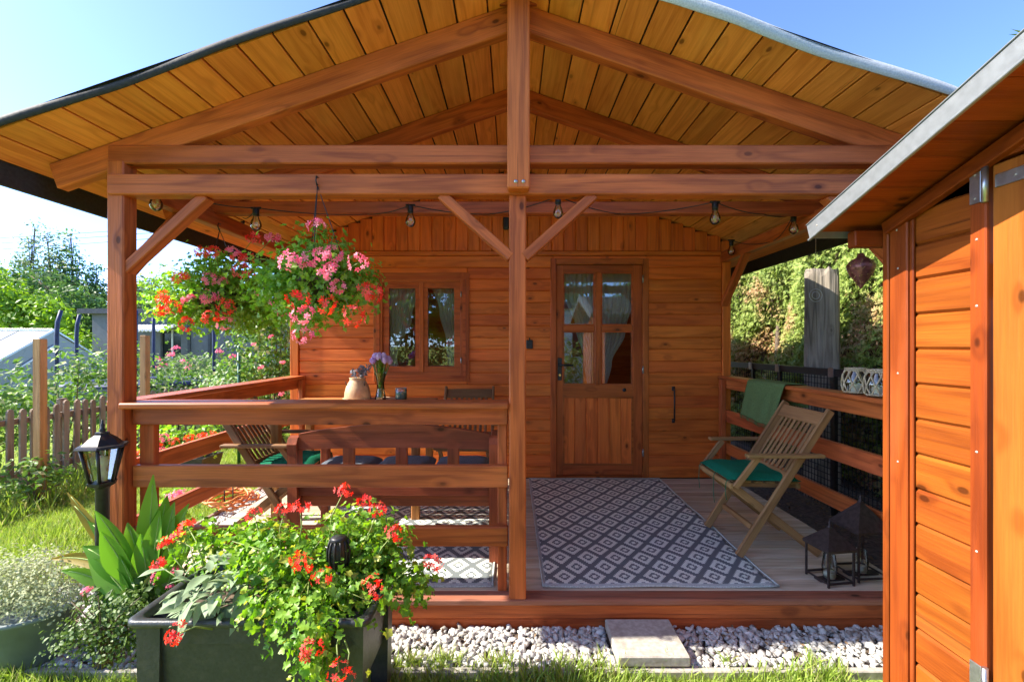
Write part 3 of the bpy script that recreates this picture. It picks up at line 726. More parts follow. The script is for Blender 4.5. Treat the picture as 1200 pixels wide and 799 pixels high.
# roof
XT = XS-.25
ZT = ZC
yEf = 1.785
ang = math.atan(ST); cs2, sn2 = math.cos(ang), math.sin(ang)
def sroof(name, off0, off1, x0, x1, mat, par, y_end=yEf, inner=SRY):
    b = MB()
    for sg in (1, -1):
        pts = [(inner, szs(inner)), (SRY+sg*(y_end-SRY), szs(y_end))]
        vs = []
        for yy, zz in pts:
            for x in (x0, x1):
                vs += [(x, yy, zz+off0/cs2), (x, yy, zz+off1/cs2)]
        b.add(vs, [(0, 4, 5, 1), (2, 3, 7, 6), (1, 5, 7, 3), (0, 2, 6, 4), (4, 6, 7, 5)] if sg > 0 else [(0, 1, 5, 4), (2, 6, 7, 3), (1, 3, 7, 5), (0, 4, 6, 2), (4, 5, 7, 6)])
    return b.obj(name, mat, par)
srf = sroof('shed_roof', .020, .030, XT+.012, SX1+.2, M_BLACK, shed)
nb = 9
for sg in (1, -1):
    for i in range(nb):
        y0_ = SRY+sg*(yEf-SRY)*i/nb; y1_ = SRY+sg*(yEf-SRY)*(i+1)/nb; ym = (y0_+y1_)/2
        beam('soffit_board', (XT+.014, ym, szs(ym)+.010), (SX1+.19, ym, szs(ym)+.010), abs(y1_-y0_)/cs2-.0008, .018, M_SHEDT, srf, up=(0, sg*sn2, cs2), c=.002)
    # metal rake trim, folded: upright face with a lower lip
    a = Vector((XT+.006, SRY, szs(SRY))); e = Vector((XT+.006, SRY+sg*(yEf+.01-SRY), szs(yEf+.01)))
    up = Vector((0, sg*sn2, cs2))
    beam('rake_trim', a+up*.006+Vector((-.004, 0, 0)), e+up*.006+Vector((-.004, 0, 0)), .004, .062, M_METAL, srf, up=up, c=.001)
    beam('trim_lip', a-up*.028+Vector((-.010, 0, 0)), e-up*.028+Vector((-.010, 0, 0)), .012, .008, M_METAL, srf, up=up, c=.002)
    beam('trim_cover', a+up*.039+Vector((.035, 0, 0)), e+up*.039+Vector((.035, 0, 0)), .09, .004, M_METAL, srf, up=up, c=.001)
slab('drip_edge', (XT+.012, yEf-.004, szs(yEf)-.022), (SX1+.19, yEf+.006, szs(yEf)+.034), M_METAL, srf, 0, .001)
slab('eave_beam', (XT+.13, 1.722, szs(1.76)-.075), (SX1, 1.765, szs(1.765)-.012), M_SHEDT, shed, 0, .004)
beam('barge_batten', (XS-.022, SRY, szs(SRY)-.035), (XS-.022, 1.70, szs(1.70)-.035), .03, .045, M_SHEDT, shed, up=(0, sn2, cs2), c=.003)
screw(XT-.0005, yEf-.04, szs(yEf-.04)+.006, srf)

# ------------------------------------------------------------------ string lights
def bulb_light(px, py, Y, label, group='bulbs of the string light', tilt=0.0):
    p = P(px, py, Y)                                      # p is the middle of the glass
    t = thing('string_light_bulb', label, 'bulb', (p.x, p.y, p.z+.065), 0, group)
    b = MB(); b.lathe([(.0, -.062-.036), (.012, -.061-.034), (.022, -.088), (.029, -.073), (.030, -.062), (.026, -.045), (.018, -.028), (.0135, -.014), (.0135, .0)], 18); b.obj('glass_bulb', M_BULB, t, local=True)
    b = MB(); b.lathe([(.0, -.012), (.0165, -.012), (.0175, .0), (.018, .03), (.014, .036), (.0, .038)], 14); b.tube([(-.028, 0, .034), (.028, 0, .034)], .007, 8); b.obj('socket', M_IRON, t, local=True)
    b = MB(); b.tube([(-.003, 0, -.012), (-.004, 0, -.05), (.0, 0, -.062), (.004, 0, -.05), (.003, 0, -.012)], .0012, 5); b.obj('filament', M_BRASS, t, local=True)
    return p+Vector((0, 0, .10))
bl = [bulb_light(183, 240, 2.36, 'clear bulb hanging beside the left corner post of the porch'),
      bulb_light(300, 264, 2.62, 'clear bulb hanging just above the left hanging flower basket'),
      bulb_light(284, 270, 3.5, 'small clear bulb far back under the left eave behind the flowers'),
      bulb_light(481, 260, 2.72, 'clear bulb hanging over the cabin window'),
      bulb_light(654, 250, 2.70, 'clear bulb hanging right of the centre post behind the brace'),
      bulb_light(838, 257, 2.62, 'clear bulb hanging over the wall right of the door'),
      bulb_light(930, 269, 3.05, 'clear bulb near the metal trim of the orange shed'),
      bulb_light(857, 295, 3.95, 'clear bulb hanging low beside the right wall brace')]
order = [bl[2], bl[1], bl[0]]
def cable(pts, sag, label):
    b = MB()
    for a, c in zip(pts[:-1], pts[1:]):
        q = [a.lerp(c, i/10)-Vector((0, 0, sag*4*(i/10)*(1-i/10))) for i in range(11)]; b.tube(q, .003, 6)
    return tag(b.obj('light_cable', M_CABLE), label, 'cable', 'cables of the string light')
cable([bl[2], bl[1]+Vector((0, 0, 0)), bl[0], bl[1]+Vector((.0, .0, .004))][:3], .03, 'black light cable under the left end of the porch roof')
def hookp(x, y): return Vector((x, y, ZC+.845))
cable([bl[1], hookp(-.93, 2.93), bl[3], hookp(-.15, 2.93), bl[4], hookp(.70, 2.93), bl[5], hookp(1.62, 2.93), bl[6]], .015, 'black light cable looping along the inner tie beam')
cable([bl[6], Vector((1.95, 3.4, ZC+.78)), bl[7]], .03, 'black light cable running back under the right eave')

# ------------------------------------------------------------------ hanging things on the right
def hang(px, py_top, py, Y, r=.0018): return [P(px, py_top, Y), P(px, py, Y)]
pl = P(1009, 316, 2.58)
t = thing('hanging_lantern', 'purple brown pierced metal lantern shaped like a drop hanging before the hedge', 'lantern', (pl.x, pl.y, pl.z))
b = MB(); b.lathe([(.0, -.108), (.006, -.105), (.012, -.092), (.03, -.065), (.054, -.03), (.068, .005), (.069, .024), (.058, .045), (.038, .06), (.022, .068), (.017, .082), (.012, .092), (.0, .095)], 24); b.obj('lantern_body', M_PURPLE, t, local=True)
b = MB(); rr = random.Random(4)
for i in range(120):
    zz = rr.uniform(-.08, .05); a = rr.uniform(0, 6.28)
    rad = np.interp(zz, [-.108, -.092, -.065, -.03, .005, .024, .045, .06], [0, .012, .03, .054, .068, .069, .058, .038])
    b.lathe([(0, .0012), (.0028, .0008), (.0032, 0)], 6, T(rad*math.cos(a), rad*math.sin(a), zz) @ RZ(a) @ Matrix.Rotation(R(90), 4, 'Y'))
b.obj('stud', M_BRASS, t, local=True)['kind'] = 'stuff'
b = MB(); b.tube([(0, 0, .09), (0, 0, ZC+.775-pl.z)], .0025, 6); b.obj('chain', M_IRON, t, local=True)
pr_ = P(956, 346, 2.99)
t = thing('wire_ring_ornament', 'thin wire ring charm hanging on a thread before the old timber post', 'ornament', (pr_.x, pr_.y, pr_.z))
def ringpts(r, n=24, c=(0, 0, 0)): return [(c[0]+r*math.cos(2*math.pi*i/n), c[1], c[2]+r*math.sin(2*math.pi*i/n)) for i in range(n+1)]
for r, nm in ((.042, 'outer_ring'), (.024, 'inner_ring')):
    b = MB(); b.tube(ringpts(r), .0022, 6, cap=False); b.obj(nm, M_STEEL, t, local=True)
b = MB(); b.tube([(0, 0, .042), (0, 0, ZC+.775-pr_.z)], .0014, 5); b.obj('thread', M_ROPE, t, local=True)

# macrame jars on the right handrail
def macrame(px, label, x=1.985):
    Y = x*F/(px-CX)
    t = thing('macrame_jar', label, 'jar', (x, Y, CAP-.001), 0, 'macrame candle jars on the right handrail')
    prof = [(.0, .003), (.05, .003), (.062, .02), (.066, .06), (.062, .11), (.05, .128), (.049, .15)]
    b = MB(); b.lathe(prof, 20); b.obj('glass_jar', M_LGLASS, t, local=True)
    b = MB(); n = 9
    for k in range(n):
        for s in (1, -1):
            pts = []
            for i in range(13):
                zz = .005+.14*i/12; rad = np.interp(zz, [p[1] for p in prof], [p[0] for p in prof])+.003 if i else .05
                a = 2*math.pi*k/n+s*.9*i/12; pts.append((rad*math.cos(a), rad*math.sin(a), zz))
            b.tube(pts, .0040, 5)
    for zz in (.012, .135, .146): 
        rad = .057 if zz < .05 else .052
        b.tube([(rad*math.cos(2*math.pi*i/20), rad*math.sin(2*math.pi*i/20), zz) for i in range(21)], .005, 6, cap=False)
    b.obj('rope_net', M_ROPE, t, local=True)
    b = MB(); b.lathe([(0, .055), (.03, .055), (.032, .052), (.032, .004)], 16); b.obj('candle', M_WAXW, t, local=True)
macrame(1003, 'rope netted glass jar on the right handrail, further from the shed')
macrame(1030, 'rope netted glass jar on the right handrail, touching the shed corner in view')

# throw over the handrail
b = MB(); Y0, Y1 = 3.17, 3.66; nn, mm = 22, 40
path = [(1.902, CAP-.30), (1.900, CAP-.2), (1.899, CAP-.08), (1.900, CAP-.012), (1.910, CAP+.004), (1.95, CAP+.006), (2.02, CAP+.006), (2.05, CAP+.003), (2.062, CAP-.012), (2.063, CAP-.07), (2.065, CAP-.16)]
cum = [0]
for a, c in zip(path[:-1], path[1:]): cum.append(cum[-1]+math.dist(a, c))
vs = []
for j in range(mm+1):
    s = cum[-1]*j/mm; x = np.interp(s, cum, [p[0] for p in path]); z = np.interp(s, cum, [p[1] for p in path])
    fall = max(0, 1-s/.3)
    for i in range(nn+1):
        u = i/nn; yy = Y0+(Y1-Y0)*u+fall*.13*(1-u*.15)*1.0
        dx = -.012*fall*abs(math.sin(u*9+.6))-.006*fall*math.sin(u*21)
        vs.append((x+dx-.001, yy, z-.012*math.sin(u*5)*fall))
b.add(vs, [(j*(nn+1)+i, (j+1)*(nn+1)+i, (j+1)*(nn+1)+i+1, j*(nn+1)+i+1) for j in range(mm) for i in range(nn)], None, True)
thr = b.obj('throw_blanket', M_THROW, None, T(1.98, 3.5, CAP)); tag(thr, 'sage green throw draped over the right handrail behind the chair', 'blanket')
md = thr.modifiers.new('s', 'SOLIDIFY'); md.thickness = .004; md.offset = 1
b = MB(); rr = random.Random(2)
for i in range(70):
    u = i/69; yy = Y0+(Y1-Y0)*u+.13*(1-u*.15); x = 1.900-.012*abs(math.sin(u*9+.6))-.006*math.sin(u*21)-.001; z = CAP-.30-.012*math.sin(u*5)
    b.tube([(x, yy, z+.003), (x-.002, yy+rr.uniform(-.004, .004), z-rr.uniform(.025, .035))], .0012, 4)
b.obj('fringe', M_THROW, thr, W[thr])['kind'] = 'stuff'

# ------------------------------------------------------------------ folding chairs
def folding_chair(label, mat, cushion=True, loc=(0, 0, 0), rz=0):
    t = thing('folding_chair', label, 'chair', loc, rz, 'folding garden chairs on the porch')
    MW = W[t]
    def bm(name, p0, p1, wd, h, up=(0, 0, 1), m=mat, par=None):
        p0, p1 = MW @ Vector(p0), MW @ Vector(p1); u = MW.to_3x3() @ Vector(up); return beam(name, p0, p1, wd, h, m, par or t, up=u, c=.004)
    hw = .215
    bf, bt = Vector((-.235, 0, .012)), Vector((.30, 0, .855))          # back post: foot in front, top behind
    dv = (bt-bf).normalized(); nrm = Vector((-dv.z, 0, dv.x))
    ff, ft = Vector((.25, 0, .012)), Vector((-.265, 0, .415))
    for s in (-1, 1):
        o = Vector((0, s*hw, 0)); bm('back_post', bf+o, bt+o, .022, .046, up=nrm)
        o2 = Vector((0, s*(hw-.026), 0)); bm('leg', ff+o2, ft+o2, .022, .046, up=(.6, 0, .8))
        o3 = Vector((0, s*(hw+.030), 0))
        bm('armrest', Vector((-.205, 0, .600))+o3, Vector((.235, 0, .600))+o3, .050, .020)
        bm('arm_support', Vector((-.262, 0, .412))+o3*.93, Vector((-.125, 0, .590))+o3*.93, .02, .036, up=(.8, 0, -.6))
    def on(z): k = (z-bf.z)/(bt.z-bf.z); return bf.lerp(bt, k)
    a = on(.80); tr = bm('top_rail', a+Vector((0, -hw+.012, 0)), a+Vector((0, hw-.012, 0)), .022, .085, up=dv)
    a = on(.47); bm('lower_rail', a+Vector((0, -hw+.012, 0)), a+Vector((0, hw-.012, 0)), .022, .045, up=dv)
    for i in range(8):
        yy = -.155+.31*i/7; p, q = on(.485), on(.768); p.y = q.y = yy; bm('back_slat', p, q, .024, .011, up=nrm)
    bm('stretcher', (-.14, -hw+.04, .165), (-.14, hw-.04, .165), .022, .034); 
    bm('seat_front_rail', (-.275, -hw, .417), (-.275, hw, .417), .022, .030); bm('seat_back_rail', (.135, -hw+.03, .405), (.135, hw-.03, .405), .022, .03)
    for s in (-1, 1): bm('seat_side_rail', (-.265, s*(hw-.055), .414), (.14, s*(hw-.055), .405), .02, .028)
    for i in range(6):
        x = -.235+.07*i; bm('seat_slat', (x, -hw+.035, .434-.01*i/5), (x, hw-.035, .434-.01*i/5), .05, .012)
    if cushion:
        b = MB(); n = 14; vs = []
        def hgt(u, v): return .036*(max(0, (1-abs(2*u-1)**6))*max(0, (1-abs(2*v-1)**6)))**.5*(1-.25*math.exp(-(((u-.5)/.07)**2+((v-.5)/.07)**2)))
        for side in (1, -1):
            o0 = len(vs)
            for j in range(n+1):
                for i in range(n+1):
                    u, v = i/n, j/n; x = -.29+.43*u; y_ = -.205+.41*v
                    vs.append((x, y_, .452-.012*u+(hgt(u, v) if side > 0 else -.008*hgt(u, v)/.036)+(.004*math.sin(u*17)*math.sin(v*13) if side > 0 else 0)))
        fs = [(j*(n+1)+i, j*(n+1)+i+1, (j+1)*(n+1)+i+1, (j+1)*(n+1)+i) for j in range(n) for i in range(n)]
        off = (n+1)**2; fs += [tuple(k+off for k in reversed(f)) for f in fs]
        b.add(vs, fs, None, True); b.obj('seat_cushion', M_GREEN, t, local=True)
        b = MB()
        for yy, L in ((-.19, .10), (-.03, .17), (.19, .15)):
            b.tube([(-.285, yy, .45), (-.297, yy, .43), (-.298, yy+.006, .43-L*.6), (-.295, yy-.004, .43-L)], .0022, 5)
        b.obj('cushion_tie', M_GREEN, t, local=True)
    return t
folding_chair('teak folding armchair with green cushion beside the right railing', M_TEAK, True, (1.553, 2.86, D+.002), 0)
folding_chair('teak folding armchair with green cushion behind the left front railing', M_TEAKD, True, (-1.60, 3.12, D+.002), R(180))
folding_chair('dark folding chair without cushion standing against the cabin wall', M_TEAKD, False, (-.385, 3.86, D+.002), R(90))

# ------------------------------------------------------------------ bench, its cushions, table
bn = thing('garden_bench', 'dark brown wooden bench with arched back behind the front railing', 'bench', (-.64, 2.8, D))
BX0, BX1, BY = -1.275, -.075, 2.60
b = MB(); n = 24; top = []; bot = []
for i in range(n+1):
    u = i/n; x = BX0+.055+(BX1-BX0-.11)*u; ar = 1-(2*u-1)**2
    top.append((x, ZC-.505+.055*ar)); bot.append((x, ZC-.595+.012*ar))
b.prism(bot+list(reversed(top)), BY, BY+.032); b.obj('arched_back_rail', M_BENCH, bn)
slab('lower_back_rail', (BX0+.055, BY+.002, ZC-.86), (BX1-.055, BY+.03, ZC-.80), M_BENCH, bn, 0, .004)
for x in (-.937, -.634, -.337): slab('back_slat', (x-.034, BY+.006, ZC-.82), (x+.034, BY+.026, ZC-.575), M_BENCH, bn, 2, .004)
for x in (BX0, BX1-.055):
    b = MB()
    prof = [(BY-.022, D+.002), (BY+.045, D+.002), (BY+.05, ZC-.58), (BY+.047, ZC-.535), (BY+.02, ZC-.515), (BY-.012, ZC-.525), (BY-.03, ZC-.56), (BY-.022, ZC-.62)]
    b.add([(x, p[0], p[1]) for p in prof]+[(x+.055, p[0], p[1]) for p in prof], [tuple(reversed(range(8))), tuple(range(8, 16))]+[(i, (i+1) % 8, (i+1) % 8+8, i+8) for i in range(8)])
    b.obj('leg', M_BENCHZ, bn)
    slab('leg', (x+.002, BY+.42, D+.002), (x+.053, BY+.47, ZC-.60), M_BENCH, bn, 2, .005)
    slab('armrest', (x-.008, BY+.052, ZC-.60), (x+.063, BY+.50, ZC-.572), M_BENCH, bn, 1, .008)
    slab('side_rail', (x+.012, BY+.052, ZC-.87), (x+.043, BY+.419, ZC-.80), M_BENCH, bn, 1, .004)
slab('apron', (BX0+.056, BY+.44, ZC-.90), (BX1-.056, BY+.462, ZC-.83), M_BENCH, bn, 0, .004); slab('apron', (BX0+.056, BY+.036, ZC-.93), (BX1-.056, BY+.056, ZC-.868), M_BENCH, bn, 0, .004)
for i in range(4): slab('seat_slat', (BX0+.058, BY+.05+.105*i, ZC-.826), (BX1-.058, BY+.145+.105*i, ZC-.802), M_BENCH, bn, 0, .004)
def soft_box(cx, cy, z, sx, sy, sz, mat, name, label, cat, rz=0, group=None, e=5):
    b = MB(); n = 16; vs = []
    for side in (1, -1):
        for j in range(n+1):
            for i in range(n+1):
                u, v = 2*i/n-1, 2*j/n-1
                h = max(0, (1-abs(u)**e)*(1-abs(v)**e))**.5
                k = 1-.05*(abs(u)**2*abs(v)**2)
                vs.append((u*sx/2*k, v*sy/2*k, sz/2+side*sz/2*h+.003*math.sin(u*9+cx*20)*math.sin(v*8)))
    fs = [(j*(n+1)+i, j*(n+1)+i+1, (j+1)*(n+1)+i+1, (j+1)*(n+1)+i) for j in range(n) for i in range(n)]
    off = (n+1)**2; fs += [tuple(q+off for q in reversed(f)) for f in fs]
    b.add(vs, fs, None, True); o = b.obj(name, mat, None, T(cx, cy, z) @ RZ(rz), local=True); return tag(o, label, cat, group)
for i, lab in enumerate(('slate grey seat cushion at the left end of the bench', 'slate grey seat cushion in the middle of the bench', 'slate grey seat cushion at the right end of the bench')):
    o = soft_box(-1.03+.36*i, BY+.255, ZC-.803, .35, .39, .085, M_CUSH, 'bench_cushion', lab, 'cushion', .03*(i-1), 'seat cushions on the bench')
    q = MB(); q.cbox(.03, .001, .018, .0003, T(.11, -.197, .04)); q.obj('care_tag', M_WHITEP, o, local=True) if i != 1 else None

tb = thing('garden_table', 'wooden slatted garden table behind the bench on the porch', 'table', (-1.1, 3.45, D))
TZ = ZC-.436
for i in range(7):
    slab('top_slat', (-1.74, 3.17+i*.092, TZ-.022), (-.62, 3.258+i*.092, TZ), M_TABLE, tb, 0, .003)
slab('apron', (-1.68, 3.20, TZ-.09), (-.68, 3.222, TZ-.024), M_TABLE, tb, 0); slab('apron', (-1.68, 3.76, TZ-.09), (-.68, 3.782, TZ-.024), M_TABLE, tb, 0)
for x in (-1.70, -.71):
    for y_ in (3.20, 3.735): slab('leg', (x, y_, D+.002), (x+.055, y_+.055, TZ-.025), M_TABLE, tb, 2, .004)

def onT(px, Y): return ((px-CX)*Y/F, Y, TZ+.001)
# clay plates
def plate(px, Y, r, label):
    b = MB(); b.lathe([(0, .004), (r*.6, .004), (r*.95, .016), (r, .018), (r*.97, .012), (r*.65, 0), (0, 0)], 28)
    tag(b.obj('plate', M_PLATE, None, T(*onT(px, Y)), local=True), label, 'plate', 'plates on the garden table')
plate(419, 3.64, .115, 'round clay plate under the beige jug lantern'); plate(446, 3.60, .125, 'round clay plate under the flower vase')
# ceramic lantern jug with wire handle and dried sprigs
x, y_, z = onT(419, 3.64); z += .006
t = thing('ceramic_jug', 'beige ceramic jug lantern with wire handle on the table', 'jug', (x, y_, z))
b = MB(); b.lathe([(0, 0), (.098, 0), (.102, .02), (.098, .06), (.085, .11), (.062, .148), (.060, .165), (.066, .172), (.056, .165), (.056, .14), (.08, .1), (.09, .03), (0, .02)], 28); b.obj('jug_body', M_CER, t, local=True)
b = MB(); b.tube([(.075*math.cos(a), -.055-.03*math.sin(-a), .145-.085*math.sin(a)) for a in np.linspace(0, math.pi, 14)], .0035, 6); b.obj('wire_handle', M_IRON, t, local=True)
t = thing('dried_sprigs', 'grey blue dried sprigs sticking out of the beige jug', 'sprigs', (x, y_, z+.1)); rr = random.Random(3); pos = []; nr = []
b = MB()
for i in range(9):
    a, tl = rr.uniform(0, 6.28), rr.uniform(.02, .10); e = Vector((math.cos(a)*tl+.035, math.sin(a)*tl, rr.uniform(.12, .20))); b.tube([(0, 0, 0), e*.5, e], .0018, 5)
    for k in range(14): pos.append(Vector((x, y_, z+.1))+e*rr.uniform(.65, 1.0)); nr.append((rr.gauss(0, 1), rr.gauss(0, 1), rr.gauss(0, 1)))
b.obj('stem', M_STEMB, t, local=True)
M_DRY = leafmat('dried_leaf', (.15, .17, .20), (.26, .27, .30), .2, .8)
scatter('foliage', [LEAF], pos, nr, .035, np.random.default_rng(1), M_DRY, t)['kind'] = 'stuff'
# vase with tulips
x, y_, z = onT(446, 3.60); z += .006
t = thing('glass_vase', 'slim clear glass vase holding lilac tulips on the table', 'vase', (x, y_, z))
b = MB(); b.lathe([(0, .004), (.044, .004), (.040, .03), (.030, .08), (.028, .13), (.040, .19), (.052, .215)], 24); b.obj('vase_body', M_WATERG, t, local=True)
t = thing('tulip_bunch', 'bunch of lilac and white tulips with green stems', 'flowers', (x, y_, z+.02)); rr = random.Random(9); pos = []; nr = []; dr = []
for i in range(15):
    a = rr.uniform(0, 6.28); rad = .075*math.sqrt((i+.5)/15); e = Vector((rad*math.cos(a), rad*math.sin(a)*.8, .315-.6*rad+rr.uniform(-.015, .02)))
    b = MB(); b.tube([(rr.uniform(-.02, .02), rr.uniform(-.02, .02), .0), (e.x*.25, e.y*.25, .12), e], .004, 6); b.obj('stem', M_STEMG, t, local=True)
    b = MB()
    for k in range(6):
        aa = k*math.pi/3; vs = []
        for u, wv, ro in ((0, .006, .004), (.35, .017, .019), (.7, .016, .018), (1, .004, .010)):
            for s in (-1, 0, 1): vs.append(e+Vector((math.cos(aa)*ro*(1 if s == 0 else .86)-math.sin(aa)*wv*s, math.sin(aa)*ro*(1 if s == 0 else .86)+math.cos(aa)*wv*s, u*.052)))
        b.add(vs, [(j*3+i_, j*3+i_+1, (j+1)*3+i_+1, (j+1)*3+i_) for j in range(3) for i_ in range(2)], None, True)
    b.obj('flower', M_LILAC, t, local=True)
for i in range(46):
    a = rr.uniform(0, 6.28); pos.append((x+.02*math.cos(a), y_+.02*math.sin(a), z+rr.uniform(.08, .2))); nr.append((math.cos(a), math.sin(a), .3)); dr.append((math.cos(a)*.3, math.sin(a)*.3, 1))
scatter('leaves', [LEAFN], pos, nr, .15, np.random.default_rng(2), M_GER, t, dirs=dr)['kind'] = 'stuff'
# candle jar
x, y_, z = onT(470, 3.62)
t = thing('candle_jar', 'squat glass candle jar with mint green wax on the table', 'candle', (x, y_, z))
b = MB(); b.lathe([(0, .006), (.043, .006), (.046, .015), (.046, .085), (.042, .092), (.042, .10)], 22); b.obj('glass_jar', M_LGLASS, t, local=True)
b = MB(); b.lathe([(0, .065), (.042, .065), (.0425, .06), (.0425, .009), (0, .009)], 20); b.obj('wax', M_WAX, t, local=True)
b = MB(); b.tube([(.043*math.cos(a), .043*math.sin(a), .097) for a in np.linspace(0, 6.283, 22)], .003, 6, cap=False); b.obj('wire_rim', M_STEEL, t, local=True)

# ------------------------------------------------------------------ rugs
def rug_mat():
    a = N('diamond_rug'); tc = a.coord(rand=False); sp = a.n('SeparateXYZ'); a.put(sp.inputs[0], tc)
    px_, py_ = .160, .210; st = .0094
    def cell(off):
        u = a.math('SUBTRACT', a.math('FRACT', a.math('ADD', a.math('DIVIDE', sp.outputs[0], px_), 100.5+off)), .5)
        v = a.math('SUBTRACT', a.math('FRACT', a.math('ADD', a.math('DIVIDE', sp.outputs[1], py_), 100.5+off)), .5)
        u = a.math('SNAP', a.math('ABSOLUTE', u), 1/16.0); v = a.math('ABSOLUTE', v)
        return a.math('MULTIPLY', a.math('ADD', u, v), 2.0)
    d0 = a.math('MINIMUM', cell(0.0), cell(.5))
    def band(lo, hi): return a.math('MULTIPLY', a.math('GREATER_THAN', d0, lo), a.math('LESS_THAN', d0, hi))
    wht = a.math('ADD', band(.35, .70), a.math('LESS_THAN', d0, .15))
    # plain border
    bx = a.math('GREATER_THAN', a.math('ABSOLUTE', sp.outputs[0]), .585); by = a.math('GREATER_THAN', a.math('ABSOLUTE', sp.outputs[1]), .945-.03)
    bd = a.math('MAXIMUM', bx, by)
    weave = a.noise(tc, 260, 2.0)
    c = a.mix(wht, (.165, .190, .195), (.85, .90, .80)); c = a.mix(a.math('MULTIPLY', bd, .9), c, (.50, .53, .49))
    c = a.mix(a.math('MULTIPLY', a.rng(weave, .35, .7), .22), c, (.18, .185, .19))
    wv = a.n('TexWave', wave_type='BANDS', bands_direction='Y'); a.put(wv.inputs['Vector'], tc); wv.inputs['Scale'].default_value = 55
    a.set(Base_Color=c, Roughness=.8, Specular_IOR_Level=.25); a.bump(a.math('ADD', a.math('MULTIPLY', wht, .6), wv.outputs[1]), .35, .003); return a.m
M_RUG = rug_mat()
def rug(cx, cy, label, z=.004, rz=0):
    b = MB(); nx_, ny_ = 30, 40; rr = random.Random(cx); ph = [rr.uniform(0, 6) for _ in range(4)]
    hx_, hy_ = .60, .945
    def hh(x, y): return z+.0034*(math.sin(x*9+ph[0])*math.sin(y*7+ph[1])+.6*math.sin(y*19+ph[2]))
    vs = [(hx_*(2*i/nx_-1), hy_*(2*j/ny_-1), hh(hx_*(2*i/nx_-1), hy_*(2*j/ny_-1))+.004) for j in range(ny_+1) for i in range(nx_+1)]
    b.add(vs, [(j*(nx_+1)+i, j*(nx_+1)+i+1, (j+1)*(nx_+1)+i+1, (j+1)*(nx_+1)+i) for j in range(ny_) for i in range(nx_)], None, True)
    o = b.obj('outdoor_rug', M_RUG, None, T(cx, cy, D) @ RZ(rz), local=True); md = o.modifiers.new('s', 'SOLIDIFY'); md.thickness = .004; md.offset = -1
    q = MB(); o2 = .606
    for s in (-1, 1):
        q.tube([(s*hx_, hy_*(2*j/ny_-1), hh(s*hx_, hy_*(2*j/ny_-1))+.003) for j in range(ny_+1)], .006, 6); q.tube([(hx_*(2*j/nx_-1), s*hy_, hh(hx_*(2*j/nx_-1), s*hy_)+.003) for j in range(nx_+1)], .006, 6)
    q.obj('piped_edge', M_RUGE, o, local=True, M=W[o]); return tag(o, label, 'rug', 'patterned outdoor rugs on the deck')
M_RUGE = plain('rug_edge', (.46, .50, .46), .8, nscale=150)
rug(.76, 3.265, 'grey and white diamond patterned rug leading to the cabin door')
rug(-.70, 3.275, 'dark diamond patterned rug under the bench and table')

# ------------------------------------------------------------------ floor lanterns
def floor_lantern(x, y_, s, h, label, rz):
    t = thing('floor_lantern', label, 'lantern', (x, y_, D+.001), rz, 'iron lanterns on the deck')
    r = .0045; hb = h*.66
    for sx in (-1, 1):
        for sy in (-1, 1):
            b = MB(); b.box((sx*s/2-r, sy*s/2-r, 0), (sx*s/2+r, sy*s/2+r, hb)); b.obj('corner_bar', M_IRONB, t, local=True)
    b = MB(); b.box((-s/2, -.022, .004), (s/2, .022, .012)); b.obj('base_strip', M_IRONB, t, local=True)
    for nm, zz in (('lower_frame', .013), ('upper_frame', hb-.008)):
        b = MB()
        for q in (-1, 1): b.box((-s/2+r+.001-.003, q*s/2-r*.8, zz), (s/2-r-.001+.003, q*s/2+r*.8, zz+.010)); b.box((q*s/2-r*.6, -s/2+r-.003, zz+.001), (q*s/2+r*.6, s/2-r+.003, zz+.009))
        b.obj(nm, M_IRONB, t, local=True)
    b = MB(); k = s*.57*math.sqrt(2)
    b.lathe([(k*1.02, hb-.012), (k*1.04, hb), (k*.97, hb+.008), (k*.10, h*.965), (k*.10, h*.985), (0, h*.987)], 4, smooth=False, a0=math.pi/4); b.obj('lantern_roof', M_IRONB, t, local=True)
    b = MB(); b.lathe([(.010, h*.975), (.012, h*.985), (.006, h), (.0055, h+.012), (0, h+.014)], 10); b.lathe([(.0055, h+.010), (.007, h+.016), (.003, h+.022), (.0015, h+.034), (0, h+.035)], 8); b.obj('finial', M_IRONB, t, local=True)
    b = MB(); b.lathe([(0, .013), (.026, .014), (.032, .03), (.036, .07), (.030, .115), (.027, .135)], 20); b.obj('glass_cup', M_LGLASS, t, local=True)
    b = MB(); b.lathe([(0, .045), (.027, .045), (.0275, .016), (0, .0155)], 16); b.obj('tealight', M_WAXW, t, local=True)
floor_lantern(1.675, 2.40, .145, .285, 'low dark iron lantern with glass cup on the deck edge', R(8))
floor_lantern(1.885, 2.46, .17, .40, 'tall dark iron lantern with glass cup beside the shed corner', R(4))

# ------------------------------------------------------------------ plants
RG = np.random.default_rng(11)
def cloud(ells, n, rng, shell=.55):
    """points in ellipsoids, weighted to the outer shell, with outward normals"""
    vol = np.array([e[1][0]*e[1][1]*e[1][2] for e in ells])**(2/3.0); cnt = np.maximum(1, (n*vol/vol.sum()).astype(int))
    ps, ns = [], []
    for (c, r), m in zip(ells, cnt):
        d = rng.normal(size=(m, 3)); d /= np.linalg.norm(d, axis=1, keepdims=True)
        rad = shell+(1-shell)*rng.random(m)**.7; rad[rng.random(m) < .25] *= rng.random((rad[:0].shape[0]) or 1)[0]*.6+.4
        rad *= 1+.12*np.sin(d[:, 0]*7+c[0]*9)*np.sin(d[:, 1]*6+c[2]*5)+rng.normal(size=m)*.06
        ps.append(np.array(c)+d*np.array(r)*rad[:, None]); ns.append(d*np.array([1, 1, .7])+np.array([0, 0, .55])+rng.normal(size=(m, 3))*.45)
    return np.concatenate(ps), np.concatenate(ns)
